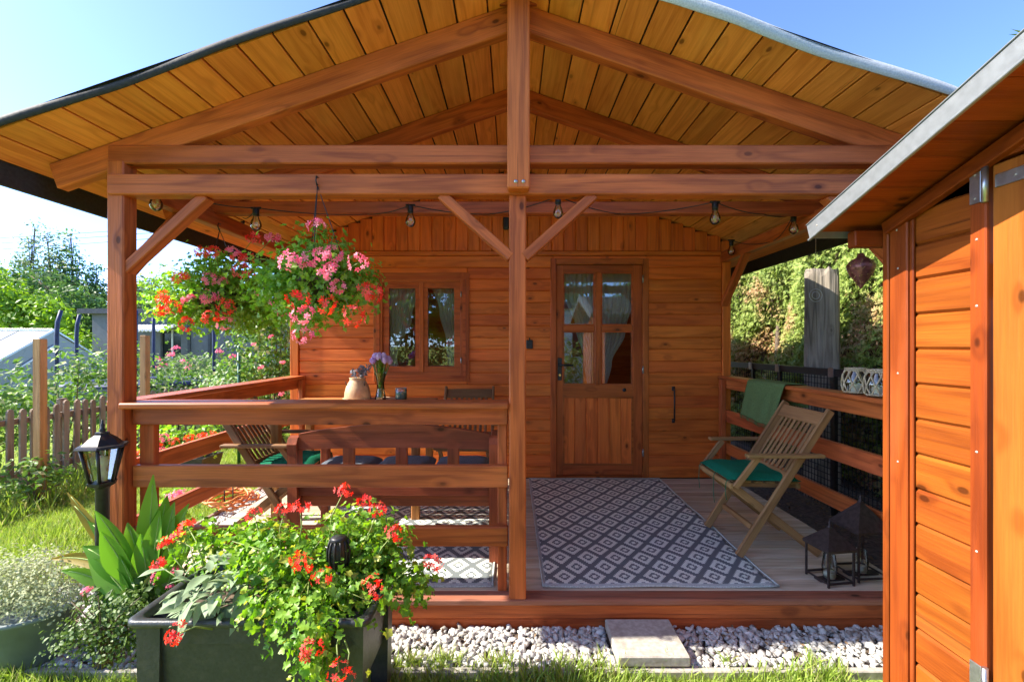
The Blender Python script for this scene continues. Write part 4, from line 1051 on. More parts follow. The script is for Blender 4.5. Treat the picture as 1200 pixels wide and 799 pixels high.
def clumped(ells, nclump, per, cr, rng, shell=.6):
    c, nn = cloud(ells, nclump, rng, shell); m = len(c)
    off = rng.normal(size=(m, per, 3))*cr*np.array([1, 1, .75]); p = (c[:, None, :]+off).reshape(-1, 3)
    nr = (nn[:, None, :]*.5+off/cr*.5+rng.normal(size=(m, per, 3))*.55+np.array([0, 0, .35])).reshape(-1, 3)
    return p, nr
# flower heads: rounded umbels of five-petalled florets
def umbel_mesh(mat, seed, nf=16, r=.031):
    rng = np.random.default_rng(seed); d = rng.normal(size=(nf, 3)); d[:, 2] = np.abs(d[:, 2])*.9-.15; d /= np.linalg.norm(d, axis=1, keepdims=True)
    vs = [(0, 0, 0)]; fs = []
    for k in range(5):
        a = 2*math.pi*k/5; w_ = .42; rr_ = 1.0 if k < 3 else .85
        o = len(vs); vs += [(.55*rr_*math.cos(a-w_), .55*rr_*math.sin(a-w_), .12), (rr_*math.cos(a-.22), rr_*math.sin(a-.22), .22), (rr_*math.cos(a+.22), rr_*math.sin(a+.22), .22), (.55*rr_*math.cos(a+w_), .55*rr_*math.sin(a+w_), .12)]
        fs.append((0, o, o+1, o+2, o+3))
    pos = d*r*rng.uniform(.75, 1.15, (nf, 1)); return scatter_mesh('flower_head', [(vs, fs)], pos, d+rng.normal(size=(nf, 3))*.25, rng.uniform(.010, .0145, nf), rng, None, (mat,))
UM = {'r': [umbel_mesh(M_RED, i, 17) for i in range(4)], 'p': [umbel_mesh(M_PINK, 10+i, 18) for i in range(4)]}
def flower(parent, p, col, origin, rr, scale=1.0, stemlen=True):
    p = Vector(p); o = Vector(origin)
    nrm = (p-o).normalized()*.6+Vector((0, -.35, .7))
    M = T(*p) @ nrm.to_track_quat('Z', 'Y').to_matrix().to_4x4() @ RZ(rr.uniform(0, 6)) @ Matrix.Scale(scale*rr.uniform(.88, 1.1), 4)
    h = link(bpy.data.objects.new('flower_head', rr.choice(UM[col])), parent, M)
    b = MB(); a = o.lerp(p, .25); mid = a.lerp(p, .55)+Vector((rr.uniform(-.02, .02), rr.uniform(-.02, .02), .025)); b.tube([a, mid, p], [.0028, .0024, .0022], 5); b.obj('stem', M_STEMG, parent)
def shoots(parent, origin, ends, rr, r=.003, mat=None):
    b = MB()
    for e in ends:
        e = Vector(e); o = Vector(origin)+Vector((rr.uniform(-.05, .05), rr.uniform(-.05, .05), 0)); m = o.lerp(e, .5)+Vector((0, 0, .06)); b.tube([o, m, e], [r, r*.9, r*.5], 5)
    q = b.obj('shoots', mat or M_STEMG, parent); q['kind'] = 'stuff'

# --- hanging geranium baskets
def basket(label, plabel, c, hook, ells, heads, nleaf, seed, potr=.13):
    rr = random.Random(seed); rng = np.random.default_rng(seed); c = Vector(c)
    t = thing('hanging_pot', label, 'hanging pot', c-Vector((0, 0, .10)))
    b = MB(); b.lathe([(0, -.10), (potr*.62, -.10), (potr*.95, .02), (potr*1.05, .02), (potr*1.05, .04), (potr*.93, .04), (potr*.9, .02), (0, .01)], 24, T(*c)); b.obj('pot', M_POTD, t)
    for k in range(3):
        a = 2*math.pi*k/3+.5; q = MB(); q.tube([c+Vector((potr*math.cos(a), potr*math.sin(a), .03)), Vector(hook)-Vector((0, 0, .02))], .0022, 5); q.obj('cord', M_CABLE, t)
    q = MB(); h = Vector(hook); q.tube([h+Vector((0, .012, .02)), h+Vector((0, -.012, .022)), h+Vector((0, -.018, .0)), h+Vector((0, -.006, -.02)), h+Vector((0, .004, -.012))], .0035, 6); q.obj('hook', M_IRON, t)
    pt = thing('geranium', plabel, 'plant', c)
    p, n = clumped([(tuple(c+Vector(o)), r) for o, r in ells], nleaf//9, 9, .046, rng, .45)
    scatter('foliage', GLEAF, p, n, rng.uniform(.018, .038, len(p)), rng, M_GERD, pt)['kind'] = 'stuff'
    shoots(pt, c, [c+Vector(o)+Vector((rr.uniform(-1, 1)*r[0], rr.uniform(-1, 1)*r[1], rr.uniform(-.8, .8)*r[2])) for o, r in ells for _ in range(6)], rr)
    for px, py, col in heads:
        Y = c.y+rr.uniform(-.34, -.20); flower(pt, P(px, py, Y), col, c, rr, 1.3)
    return pt
A_H = [(372,266,'p'),(391,299,'p'),(341,307,'p'),(361,307,'p'),(387,320,'p'),(395,337,'p'),(431,341,'r'),(384,358,'r'),(414,370,'r'),(355,370,'p'),(355,394,'p'),(419,309,'p'),(438,345,'r'),(350,352,'r'),(378,300,'p')]
cA = P(380, 338, 2.26)
basket('brown pot hanging from a hook on the front beam', 'trailing geranium with pink and red flowers hanging before the window', cA, (P(372, 213, 2.185)), 
       [((-.02, 0, .10), (.20, .18, .15)), ((.10, 0, .02), (.14, .14, .13)), ((-.13, 0, .0), (.14, .14, .13)), ((.0, -.05, -.08), (.18, .12, .10)), ((-.02, 0, .22), (.08, .08, .07)), ((-.24, .05, .06), (.13, .12, .12)), ((-.05, -.05, .0), (.32, .2, .2))], A_H, 3300, 21)
B_H = [(319,280,'p'),(297,280,'r'),(290,305,'r'),(272,297,'p'),(252,296,'r'),(237,296,'r'),(299,325,'r'),(246,327,'p'),(259,332,'p'),(212,326,'r'),(322,354,'p'),(192,350,'r'),(190,365,'r'),(222,353,'p'),(245,348,'p'),(266,360,'r'),(247,372,'r'),(264,379,'p'),(219,380,'r'),(308,345,'p'),(283,318,'r'),(205,360,'r'),(330,362,'p'),(281,305,'r')]
cB = P(258, 352, 2.88)
basket('brown pot hanging under the left end of the porch', 'large trailing geranium with red and pink flowers beside the left post', cB, (-1.90, 2.955, ZC+.77),
       [((-.02, 0, .10), (.24, .22, .16)), ((-.22, 0, .04), (.17, .16, .16)), ((.18, 0, .06), (.18, .16, .15)), ((-.05, -.05, -.08), (.28, .18, .12)), ((.0, 0, .24), (.14, .12, .06)), ((.22, 0, -.10), (.12, .12, .10)), ((-.33, 0, .0), (.12, .1, .12)), ((.34, 0, .0), (.14, .12, .14)), ((0, 0, .02), (.42, .25, .24))], B_H, 6000, 33, .15)

# --- raised planter in front
PX0, PX1, PY0, PY1, PZ = -1.247, -.462, 1.46, 1.87, ZC-.885
pt = thing('raised_planter', 'dark plastic raised planter box on legs full of geraniums', 'planter', ((PX0+PX1)/2, (PY0+PY1)/2, 0))
def rrect(x0, x1, y0, y1, r, z, k=5):
    out = []
    for cx, cy, a0 in ((x1-r, y0+r, -90), (x1-r, y1-r, 0), (x0+r, y1-r, 90), (x0+r, y0+r, 180)):
        for i in range(k): a = R(a0+90*i/(k-1)); out.append((cx+r*math.cos(a), cy+r*math.sin(a), z))
    return out
def loft(b, rings, smooth=False, close=False):
    n = len(rings[0]); vs = [p for r_ in rings for p in r_]
    b.add(vs, [(i*n+j, i*n+(j+1) % n, (i+1)*n+(j+1) % n, (i+1)*n+j) for i in range(len(rings)-1) for j in range(n)], None, smooth)
b = MB(); ins = lambda d, z, r=.03: rrect(PX0+d, PX1-d, PY0+d, PY1-d, r, z)
loft(b, [ins(.045, PZ-.27), ins(.028, PZ-.03), ins(.028, PZ-.018)]); b.add(ins(.045, PZ-.27), [tuple(reversed(range(20)))])
b.obj('planter_box', M_PLAST, pt)
b = MB(); loft(b, [ins(.026, PZ-.022), ins(.002, PZ-.022), ins(-.002, PZ-.016), ins(-.001, PZ-.003), ins(.006, PZ+.001), ins(.022, PZ-.001), ins(.030, PZ-.006), ins(.034, PZ-.05), ins(.036, PZ-.10)], True); b.obj('rim', M_PLAST, pt)
for sx in (0, 1):
    for sy in (0, 1):
        x0 = PX0+.022 if sx == 0 else PX1-.10; y0 = PY0+.022 if sy == 0 else PY1-.082
        b = MB(); 
        tp = [(x0, y0), (x0+.078, y0), (x0+.078, y0+.06), (x0, y0+.06)]; k = .008
        loft(b, [[(p[0]+(k if p[0] == x0 else -k), p[1], .0) for p in tp], [(p[0], p[1], PZ-.024) for p in tp]]); b.add([(p[0]+(k if p[0] == x0 else -k), p[1], 0) for p in tp], [(3, 2, 1, 0)])
        b.obj('leg', M_PLAST, pt)
b = MB(); b.box((PX0+.115, PY0+.022, PZ-.085), (PX1-.105, PY0+.034, PZ-.024)); b.obj('front_band', M_PLAST, pt)
b = MB(); nx_ = 14; rr = random.Random(1)
b.add([(PX0+.037+(PX1-PX0-.074)*i/nx_, PY0+.037+(PY1-PY0-.074)*j/nx_, PZ-.05+rr.uniform(-.01, .012)) for j in range(nx_+1) for i in range(nx_+1)], [(j*(nx_+1)+i, j*(nx_+1)+i+1, (j+1)*(nx_+1)+i+1, (j+1)*(nx_+1)+i) for j in range(nx_) for i in range(nx_)])
b.obj('soil', M_SOIL, pt)
# geranium in the planter
gp = thing('geranium', 'bright green geranium with red flowers spilling over the dark planter', 'plant', (-.75, 1.66, PZ-.05)); rr = random.Random(5); rng = np.random.default_rng(5)
gc = [(P(345, 655, 1.70), (.24, .15, .09)), (P(430, 660, 1.75), (.14, .14, .11)), (P(300, 640, 1.78), (.18, .10, .08)), (P(415, 620, 1.80), (.09, .09, .09)), (P(395, 705, 1.60), (.17, .12, .08)), (P(330, 715, 1.53), (.12, .09, .09)),
      (P(370, 745, 1.44), (.065, .05, .12)), (P(372, 775, 1.43), (.05, .04, .07)), (P(470, 680, 1.72), (.07, .08, .05)), (P(483, 693, 1.74), (.06, .05, .04)), (P(235, 640, 1.84), (.10, .06, .07)), (P(452, 635, 1.8), (.07, .06, .06))]
p, n = clumped([(tuple(c), r) for c, r in gc], 520, 8, .040, rng, .40)
scatter('foliage', GLEAF, p, n, rng.uniform(.016, .040, len(p)), rng, M_GER, gp)['kind'] = 'stuff'
shoots(gp, (-.75, 1.66, PZ-.05), [c+Vector((rr.uniform(-1, 1)*r[0], rr.uniform(-1, 1)*r[1], rr.uniform(-.9, .9)*r[2])) for c, r in gc for _ in range(5)], rr, .0032)
for px, py, Y in ((403,576,1.78),(427,588,1.78),(442,598,1.76),(352,595,1.8),(298,603,1.8),(334,598,1.82),(220,617,1.85),(195,637,1.86),(206,632,1.86),(187,663,1.85),(462,625,1.74),(507,660,1.74),(350,657,1.55),(435,683,1.58),(377,677,1.55),(207,743,1.40),(365,760,1.38),(397,787,1.36),(404,796,1.37),(356,664,1.56),(441,690,1.57)):
    base = Vector((P(px, py, Y).x*.6-.75*.4, 1.66, PZ)); 
    if py > 730: base = P(px+55 if px < 300 else px, 735, 1.44)
    flower(gp, P(px, py, Y-.05), 'r', base, rr, .95)
# sage
sg = thing('sage_plant', 'silvery sage plant with long soft leaves in the left of the planter', 'plant', (-1.08, 1.64, PZ-.05)); rr = random.Random(8)
def ribbon_mesh(name, L, wd, bow, fold, mat, taper=.5, n=8):
    b = MB(); vs = []
    for i in range(n+1):
        u = i/n; w_ = wd*max(.02, math.sin(math.pi*min(1, (u*.97+.02))**taper))*(1 if u < .97 else .25)
        y_, z_ = L*u*(1-.15*bow*u), -bow*L*u*u*.55
        for s in (-1, -.5, 0, .5, 1): vs.append((s*w_/2, y_, z_+fold*abs(s)*w_*.5+.05*wd*math.sin(u*9+s*2)))
    b.add(vs, [(i*5+j, i*5+j+1, (i+1)*5+j+1, (i+1)*5+j) for i in range(n) for j in range(4)], None, True); m = b.mesh(name); m.materials.append(mat); return m
SAGEM = [ribbon_mesh('sage_leaf', L, .026+.006*k, .35+.15*k, .25, M_SAGE, .8) for k, L in enumerate((.075, .09, .105, .12))]
for i in range(120):
    c = Vector((-1.03, 1.62, PZ+.03))+Vector((rr.gauss(0, .08), rr.gauss(0, .07), rr.uniform(-.05, .09))); a = rr.uniform(0, 6.28); tl = rr.uniform(-.5, .7)
    if i < 45: c = P(rr.uniform(215, 265), rr.uniform(690, 720), rr.uniform(1.48, 1.6)); a = rr.uniform(1.6, 3.6)
    M = T(*c) @ RZ(a) @ Matrix.Rotation(tl, 4, 'X') @ Matrix.Rotation(rr.uniform(-.5, .5), 4, 'Y') @ Matrix.Scale(rr.uniform(.6, 1.0), 4)
    link(bpy.data.objects.new('leaf', rr.choice(SAGEM)), sg, M)
# solar lamp standing in the planter
p = P(397, 648, 1.66); t = thing('solar_torch', 'small dark ribbed solar torch standing among the geraniums', 'garden light', (p.x, p.y, PZ-.04))
b = MB(); b.lathe([(.030, -.045), (.036, -.02), (.038, .01), (.034, .035), (.029, .05), (.031, .055), (.024, .062), (0, .064)], 20, T(*p)); b.obj('torch_cap', M_IRON, t)
for k in range(12):
    a = 2*math.pi*k/12; q = MB(); q.tube([p+Vector((r_*math.cos(a+.0), r_*math.sin(a), z_)) for r_, z_ in ((.032, -.045), (.0385, -.02), (.0405, .01), (.036, .035), (.031, .05))], .0035, 5); q.obj('rib', M_IRON, t)
b = MB(); b.tube([p+Vector((0, 0, -.045)), (p.x, p.y, PZ-.05)], .010, 8); b.obj('stake', M_IRON, t)

# --- bollard lantern
p = P(120, 543, 1.95); t = thing('bollard_lantern', 'black lantern on a post before the left corner post', 'lamp', (p.x, p.y, 0))
Mx = T(p.x, p.y, 0); zb, zt = p.z-.088, p.z+.070
b = MB(); b.lathe([(.036, 0), (.036, .02), (.026, .03), (.024, zb-.02), (.03, zb-.01), (.046, zb)], 16, Mx); b.obj('lamp_post', M_IRON, t)
b = MB(); b.lathe([(.0, zb), (.05, zb), (.053, zb+.012), (.0, zb+.012)], 6, Mx, smooth=False); b.obj('lamp_base', M_IRON, t)
for k in range(6):
    a = math.pi*2*k/6; q = MB(); q.tube([(p.x+.042*math.cos(a), p.y+.042*math.sin(a), zb+.01), (p.x+.074*math.cos(a), p.y+.074*math.sin(a), zt)], .006, 6); q.obj('lamp_bar', M_IRON, t)
    a2 = math.pi*2*(k+1)/6; q = MB(); r0, r1 = .039, .071
    q.add([(p.x+r0*math.cos(a), p.y+r0*math.sin(a), zb+.012), (p.x+r0*math.cos(a2), p.y+r0*math.sin(a2), zb+.012), (p.x+r1*math.cos(a2), p.y+r1*math.sin(a2), zt), (p.x+r1*math.cos(a), p.y+r1*math.sin(a), zt)], [(0, 1, 2, 3)]); q.obj('lamp_pane', M_LGLASS, t)
b = MB(); b.lathe([(.0, zt-.002), (.082, zt-.002), (.094, zt+.003), (.090, zt+.011), (.072, zt+.015), (.050, zt+.038), (.028, zt+.054), (.025, zt+.059), (.027, zt+.064), (.0, zt+.070)], 6, Mx, smooth=False); b.obj('lamp_roof', M_IRON, t)
b = MB(); b.lathe([(.010, zt+.066), (.012, zt+.076), (.006, zt+.082), (.008, zt+.096), (.004, zt+.102), (.003, zt+.118), (0, zt+.12)], 12, Mx); b.obj('finial', M_IRON, t)
b = MB(); b.lathe([(0, zb+.012), (.018, zb+.013), (.018, zb+.05), (.012, zb+.055), (.022, zb+.085), (.02, zb+.115), (0, zb+.125)], 14, Mx); b.obj('lamp_bulb', M_WAXW, t)

# --- canna in front of the corner post
cn = thing('canna_plant', 'canna with broad upright green leaves beside the bollard lantern', 'plant', P(160, 735, 1.98).to_tuple()); rr = random.Random(12)
def strap(b0, tip, wd, bow, mat, parent, roll=0.0, n=10):
    b0, tip = Vector(b0), Vector(tip); L = (tip-b0).length; mid = b0.lerp(tip, .5)+Vector((0, 0, bow*L)); vs = []
    ctr = [b0*(1-u)**2+mid*2*u*(1-u)+tip*u*u for u in [i/n for i in range(n+1)]]
    for i, c in enumerate(ctr):
        u = i/n; t_ = (ctr[min(i+1, n)]-ctr[max(i-1, 0)]).normalized(); sd_ = t_.cross(Vector((math.sin(roll), -math.cos(roll), .25))).normalized(); up_ = sd_.cross(t_)
        w_ = wd*(.12 if u < .12 else max(.03, math.sin(math.pi*((u-.1)/.92)**.8)))
        for s in (-1, -.5, 0, .5, 1): vs.append(c+sd_*s*w_/2+up_*(abs(s)**1.5*w_*.22+.012*wd*8*math.sin(u*11+s*3)*.15))
    b = MB(); b.add(vs, [(i*5+j, i*5+j+1, (i+1)*5+j+1, (i+1)*5+j) for i in range(n) for j in range(4)], None, True); lo = b.obj('leaf', mat, parent)
    q = MB(); q.tube([c-Vector((0, .0012, 0)) for c in ctr[:-1]], [.0042*(1-.75*i/n) for i in range(n)], 5); q.obj('midrib', M_RIB, lo)
M_RIB = plain('pale_midrib', (.30, .42, .10), .5)
M_CANY = leafmat('yellowing_leaf', (.30, .27, .04), (.36, .25, .05), .35, .45)
for bx, by, tx, ty, wd, bw, Y, ro, mt in ((172,660,180,556,.085,.02,1.98,.2,0),(168,665,103,610,.075,.16,1.95,-.3,0),(165,680,97,640,.09,.20,1.90,.5,0),(175,670,196,580,.10,.05,2.02,.6,0),(178,668,222,590,.10,.06,2.0,-.2,0),(185,672,232,620,.08,.12,1.95,.3,0),
      (160,690,72,668,.07,.22,1.98,.1,0),(150,690,130,635,.09,.08,1.92,.1,0),(178,690,165,625,.10,.04,1.90,.5,0),(160,660,60,655,.06,.22,2.05,.4,1),(140,645,82,588,.05,.18,2.1,.2,1),(135,640,78,576,.05,.15,2.12,-.2,1),(185,690,214,640,.09,.1,1.9,.4,0),(170,700,140,650,.08,.1,1.88,-.4,0),(190,700,205,655,.08,.08,1.9,.1,0),(150,700,118,668,.09,.14,1.88,.3,0),(168,665,112,598,.085,.10,1.93,.1,0),(182,660,205,588,.10,.03,1.94,0,0),(160,672,118,622,.10,.12,1.90,0,0),(176,680,150,612,.11,.04,1.92,.1,0),(190,680,226,606,.10,.06,1.94,0,0),(176,660,188,598,.09,.03,1.93,-.1,0),(160,690,104,655,.10,.16,1.87,0,0)):
    strap(P(bx, by+22, Y), P(tx, ty, Y+rr.uniform(-.05, .05)), wd, bw, M_CANY if mt else M_CANNA, cn, ro)
for bx in (166, 176, 186): 
    b = MB(); b.tube([P(bx-2, 745, 1.98), P(bx, 690, 1.98), P(bx+2, 640, 1.98)], [.012, .010, .006], 8); b.obj('stem', M_STEMG, cn)
# low underplanting with small purple-pink flowers
up_ = thing('low_bedding_plant', 'low bedding plant with small pink flowers at the foot of the canna', 'plant', P(185, 760, 1.9).to_tuple()); rr = random.Random(14)
p, n = clumped([(tuple(P(195, 690, 1.93)), (.14, .10, .09)), (tuple(P(140, 705, 1.93)), (.10, .1, .08))], 90, 8, .03, np.random.default_rng(14), .4)
scatter('foliage', [LEAF], p, n, .04, np.random.default_rng(15), M_COTO, up_)['kind'] = 'stuff'
for px, py in ((185,662),(205,668),(183,675),(212,676),(104,690),(178,683),(199,688),(101,693)): flower(up_, P(px, py, 1.86), 'p', P(px, py+25, 1.9), rr, .45)
# cotoneaster
ct = thing('creeping_shrub', 'small leaved spreading shrub between the grey pot and dark planter', 'shrub', P(130, 775, 1.85).to_tuple())
p, n = clumped([(tuple(P(125, 725, 1.85)), (.14, .12, .08)), (tuple(P(160, 710, 1.84)), (.09, .1, .08)), (tuple(P(95, 745, 1.82)), (.10, .1, .07)), (tuple(P(140, 755, 1.80)), (.10, .1, .06))], 230, 10, .025, np.random.default_rng(16), .4)
scatter('foliage', [LEAFO], p, n, RG.uniform(.010, .02, len(p)), np.random.default_rng(17), M_COTO, ct)['kind'] = 'stuff'
shoots(ct, P(130, 775, 1.85), [P(rr.uniform(80, 170), rr.uniform(695, 760), rr.uniform(1.75, 1.9)) for _ in range(26)], rr, .003, M_STEMB)
# grey pot with silver shrub
p0 = P(40, 770, 2.03); p0.z = 0
t = thing('plant_pot', 'grey green round plant pot at the left edge', 'pot', p0)
b = MB(); b.lathe([(0, 0), (.115, 0), (.125, .01), (.165, .235), (.176, .238), (.178, .255), (.166, .258), (.158, .22), (0, .215)], 36, T(*p0)); b.obj('pot_body', M_POT, t)
sv = thing('silver_shrub', 'silvery small leaved shrub overflowing the grey green pot', 'shrub', (p0.x, p0.y, .22))
p, n = clumped([(tuple(p0+Vector((0, 0, .35))), (.23, .20, .11)), (tuple(p0+Vector((.12, -.02, .30))), (.14, .12, .08)), (tuple(p0+Vector((-.10, 0, .37))), (.18, .18, .12))], 520, 12, .028, np.random.default_rng(18), .5)
scatter('foliage', [LEAF, LEAFO], p, n, RG.uniform(.009, .018, len(p)), np.random.default_rng(19), M_SILV, sv)['kind'] = 'stuff'

# --- gravel
def gravel_mat():
    a = N('white_gravel'); r = a.n('NewGeometry').outputs['Random Per Island']; p = a.n('NewGeometry').outputs['Position']
    c = a.mix(r, (.34, .33, .31), (.62, .61, .58)); c = a.mix(a.rng(a.math('FRACT', a.math('MULTIPLY', r, 13.1)), .88, .95), c, (.27, .25, .22))
    c = a.mix(a.math('MULTIPLY', a.rng(a.noise(p, 120, 3.0), .5, .7), .3), c, (.33, .31, .28)); a.set(Base_Color=c, Roughness=.8, Specular_IOR_Level=.3); return a.m
M_GRAV = gravel_mat()
def gravel(name, label, x0, x1, y0, y1, n, seed, layers=2, avoid=None):
    rng = np.random.default_rng(seed); P3 = np.stack([rng.uniform(x0, x1, n), rng.uniform(y0, y1, n), .020+.014*rng.random(n)], 1)
    if avoid is not None: P3 = P3[~((P3[:, 0] > avoid[0]) & (P3[:, 0] < avoid[1]) & (P3[:, 1] > avoid[2]))]
    nr = rng.normal(size=(len(P3), 3))*.45+np.array([0, 0, 1]); o = scatter(name, STONES, P3, nr, rng.uniform(.010, .028, len(P3)), rng, M_GRAV); return tag(o, label, 'gravel', None, 'stuff')
gravel('gravel_front', 'white crushed gravel along the front of the deck', -2.36, 2.0, 1.955, 2.222, 4400, 51, avoid=(.45, .76, 1.93))
gravel('gravel_side', 'white gravel strip along the left side of the deck', -2.38, -2.06, 2.23, 5.2, 3600, 52)
slab('gravel_edging', (-2.43, 2.25, 0), (-2.40, 5.3, .05), M_GREYW, None, 1)
tag(bpy.context.scene.objects['gravel_edging'], 'thin wooden edging board along the left gravel strip', 'edging')
# orange hose coil
rr = random.Random(6); hc = P(272, 597, 3.85); b = MB(); pts = []
for i in range(260):
    a = i*.16; r_ = .15+.045*math.sin(i*.021*7+1)+.01*math.sin(i*.7); pts.append((hc.x+r_*1.0*math.cos(a)+.01*math.sin(i*.3), hc.y+r_*1.25*math.sin(a), .055+.10*(i/260)+.012*math.sin(i*.9)))
b.tube(pts, .0085, 6); tag(b.obj('hose_coil', M_ORANGE, None, T(hc.x, hc.y, .05)), 'orange garden hose coiled on the gravel left of the deck', 'hose')
for k, (px, py) in enumerate(((263, 560), (273, 563))):
    p = P(px, py, 3.8); b = MB(); b.tube([(p.x, p.y, .02), (p.x, p.y, p.z)], .005, 6); tag(b.obj('wire_stake', M_IRON, None, T(p.x, p.y, 0)), ('thin dark wire stake at the left of the hose coil', 'thin dark wire stake at the right of the hose coil')[k], 'stake', 'wire stakes by the hose')

# --- grass
def grass(name, label, regs, seed):
    rng = np.random.default_rng(seed); ps = []; sz = []
    for x0, x1, y0, y1, n, s0, s1 in regs:
        q = np.stack([rng.uniform(x0, x1, n), rng.uniform(y0, y1, n), np.zeros(n)], 1); pn = np.sin(q[:, 0]*5.1+np.sin(q[:, 1]*3.7))*np.sin(q[:, 1]*4.3)
        ps.append(q); sz.append(rng.uniform(s0, s1, n)*(1+.35*pn))
    ps = np.concatenate(ps); sz = np.concatenate(sz); nr = rng.normal(size=(len(ps), 3))*.28+np.array([0, 0, 1])
    o = scatter(name, [BLADE], ps, nr, sz, rng, M_GRASS); return tag(o, label, 'grass', None, 'stuff')
grass('lawn_grass', 'mown green lawn left of the porch', [(-4.8, -2.43, 1.5, 4.2, 52000, .035, .075), (-4.75, -2.43, 4.2, 8.0, 36000, .05, .085), (-9, -4.8, 2.5, 8, 12000, .06, .12), (-4.6, -3.9, 3.4, 6.5, 3000, .1, .18)], 61)
grass('front_grass', 'green grass growing along the gravel in the foreground', [(-2.4, 1.40, 1.55, 1.905, 15000, .035, .085), (-2.4, 1.40, 1.87, 1.935, 1500, .05, .10), (-1.4, -.3, 1.5, 2.0, 5000, .06, .13)], 62)

# ------------------------------------------------------------------ left background
# picket fence running back on the left
XFN = -4.8
fn = thing('picket_fence', 'low weathered picket fence on the left lawn edge', 'fence', (XFN, 6, 0)); rr = random.Random(21)
pk = MB(); w2, th, hh = .029, .010, .80
pk.prism([(-w2, .03), (w2, .03), (w2, hh-.03), (.018, hh-.008), (0, hh), (-.018, hh-.008), (-w2, hh-.03)], -th, th); pkm = pk.mesh('picket'); pkm.materials.append(M_GREYZ)
y_ = 2.6
while y_ < 9.4:
    link(bpy.data.objects.new('picket', pkm), fn, T(XFN+.035, y_, rr.uniform(-.02, .02)) @ RZ(R(90)) @ Matrix.Rotation(rr.uniform(-.02, .02), 4, 'Y') @ Matrix.Scale(rr.uniform(.97, 1.03), 4)); y_ += .107+rr.uniform(-.008, .008)
for z0, z1 in ((.64, .70), (.12, .19)):
    for a, c in ((2.5, 4.9), (4.905, 7.2), (7.205, 9.5)): slab('rail', (XFN-.022, a, z0+rr.uniform(-.01, .01)), (XFN+.022, c, z1), M_GREYW, fn, 1, .004)
for a in (2.6, 4.9, 7.2, 9.4): slab('fence_post', (XFN-.075, a-.04, 0), (XFN-.023, a+.04, .84), M_GREYW, fn, 2, .005)
for px, py, Y, lab in ((47, 397, 4.05, 'tall pale wooden stake on the lawn before the picket fence'), (170, 393, 5.2, 'tall pale wooden stake seen just right of the corner post')):
    p = P(px, py, Y); o = slab('wooden_stake', (p.x-.034, Y-.034, 0), (p.x+.034, Y+.034, p.z), M_STAKE, None, 2, .004); tag(o, lab, 'stake', 'pale stakes on the lawn')
def shrub(name, label, ells, nclump, per, cr, leaf, size, mat, seed, cat='shrub', group=None, flowers=None, base=None, stems=10, templ=None):
    rng = np.random.default_rng(seed); rr = random.Random(seed); c = Vector(ells[0][0]); bs = Vector(base) if base else Vector((c.x, c.y, 0))
    t = thing(name, label, cat, bs, 0, group)
    p, n = clumped(ells, nclump, per, cr, rng, .45); k = p[:, 2] > .02; p, n = p[k], n[k]
    scatter('foliage', templ or [leaf], p, n, rng.uniform(size*.65, size*1.25, len(p)), rng, mat, t)['kind'] = 'stuff'
    b = MB()
    for i in range(stems):
        e, r = rr.choice(ells); e = Vector(e)+Vector((rr.uniform(-.6, .6)*r[0], rr.uniform(-.6, .6)*r[1], rr.uniform(-.3, .7)*r[2]))
        b.tube([bs+Vector((rr.uniform(-.06, .06), rr.uniform(-.06, .06), 0)), bs.lerp(e, .5)+Vector((rr.uniform(-.05, .05), 0, .05)), e], [.012, .008, .003], 5)
    q = b.obj('branches', M_STEMB, t); q['kind'] = 'stuff'
    for (px, py, Y, col, sc) in (flowers or ()): flower(t, P(px, py, Y), col, P(px, py+12, Y), rr, sc)
    return t
# bushes behind the fence
shrub('raspberry_bush', 'leafy bush behind the picket fence at the left frame edge', [((-5.5, 4.3, .75), (.55, .5, .55)), ((-5.3, 4.9, .6), (.4, .4, .5))], 170, 12, .08, LEAF, .075, M_BUSH, 71, group='bushes behind the fence')
shrub('raspberry_bush', 'taller leafy bush behind the fence between stake and corner post', [((-5.5, 5.6, .8), (.5, .6, .60)), ((-5.4, 6.3, .85), (.5, .5, .60))], 190, 12, .08, LEAF, .075, M_BUSH, 72, group='bushes behind the fence')
shrub('raspberry_bush', 'leafy bush behind the fence seen right of the corner post', [((-5.4, 7.3, .7), (.5, .7, .60)), ((-5.4, 8.3, .7), (.5, .7, .55))], 190, 12, .08, LEAF, .08, M_BUSH, 73, group='bushes behind the fence')
shrub('low_hedge_bush', 'low leafy bush growing on the lawn behind the left railing', [((-4.1, 6.6, .55), (.55, .5, .50)), ((-3.5, 6.9, .6), (.5, .45, .5))], 190, 12, .08, LEAFO, .06, M_BUSH, 74)
shrub('rose_of_sharon', 'tall shrub with pink and white blossoms left of the cabin corner', [((-3.05, 5.7, 1.35), (.50, .5, .50)), ((-3.25, 5.6, .75), (.55, .5, .55)), ((-2.75, 5.8, .8), (.4, .4, .6)), ((-3.0, 5.75, 1.85), (.42, .4, .38))], 480, 12, .07, LEAFO, .055, M_BUSH, 75,
      flowers=[(px, py, 5.15, 'p', 1.0) for px, py in ((257,412),(273,418),(298,404),(331,425),(330,462),(306,431),(318,395))], stems=18)
b = MB(); b.tube([P(280, 470, 5.3).to_tuple()[:2]+(0,), P(280, 405, 5.3)], .018, 8); tag(b.obj('green_pole', plain('green_plastic', (.02, .12, .08), .4), None, T(P(280, 470, 5.3).x, 5.3, 0)), 'thin green plastic pole inside the blossoming shrub', 'pole')
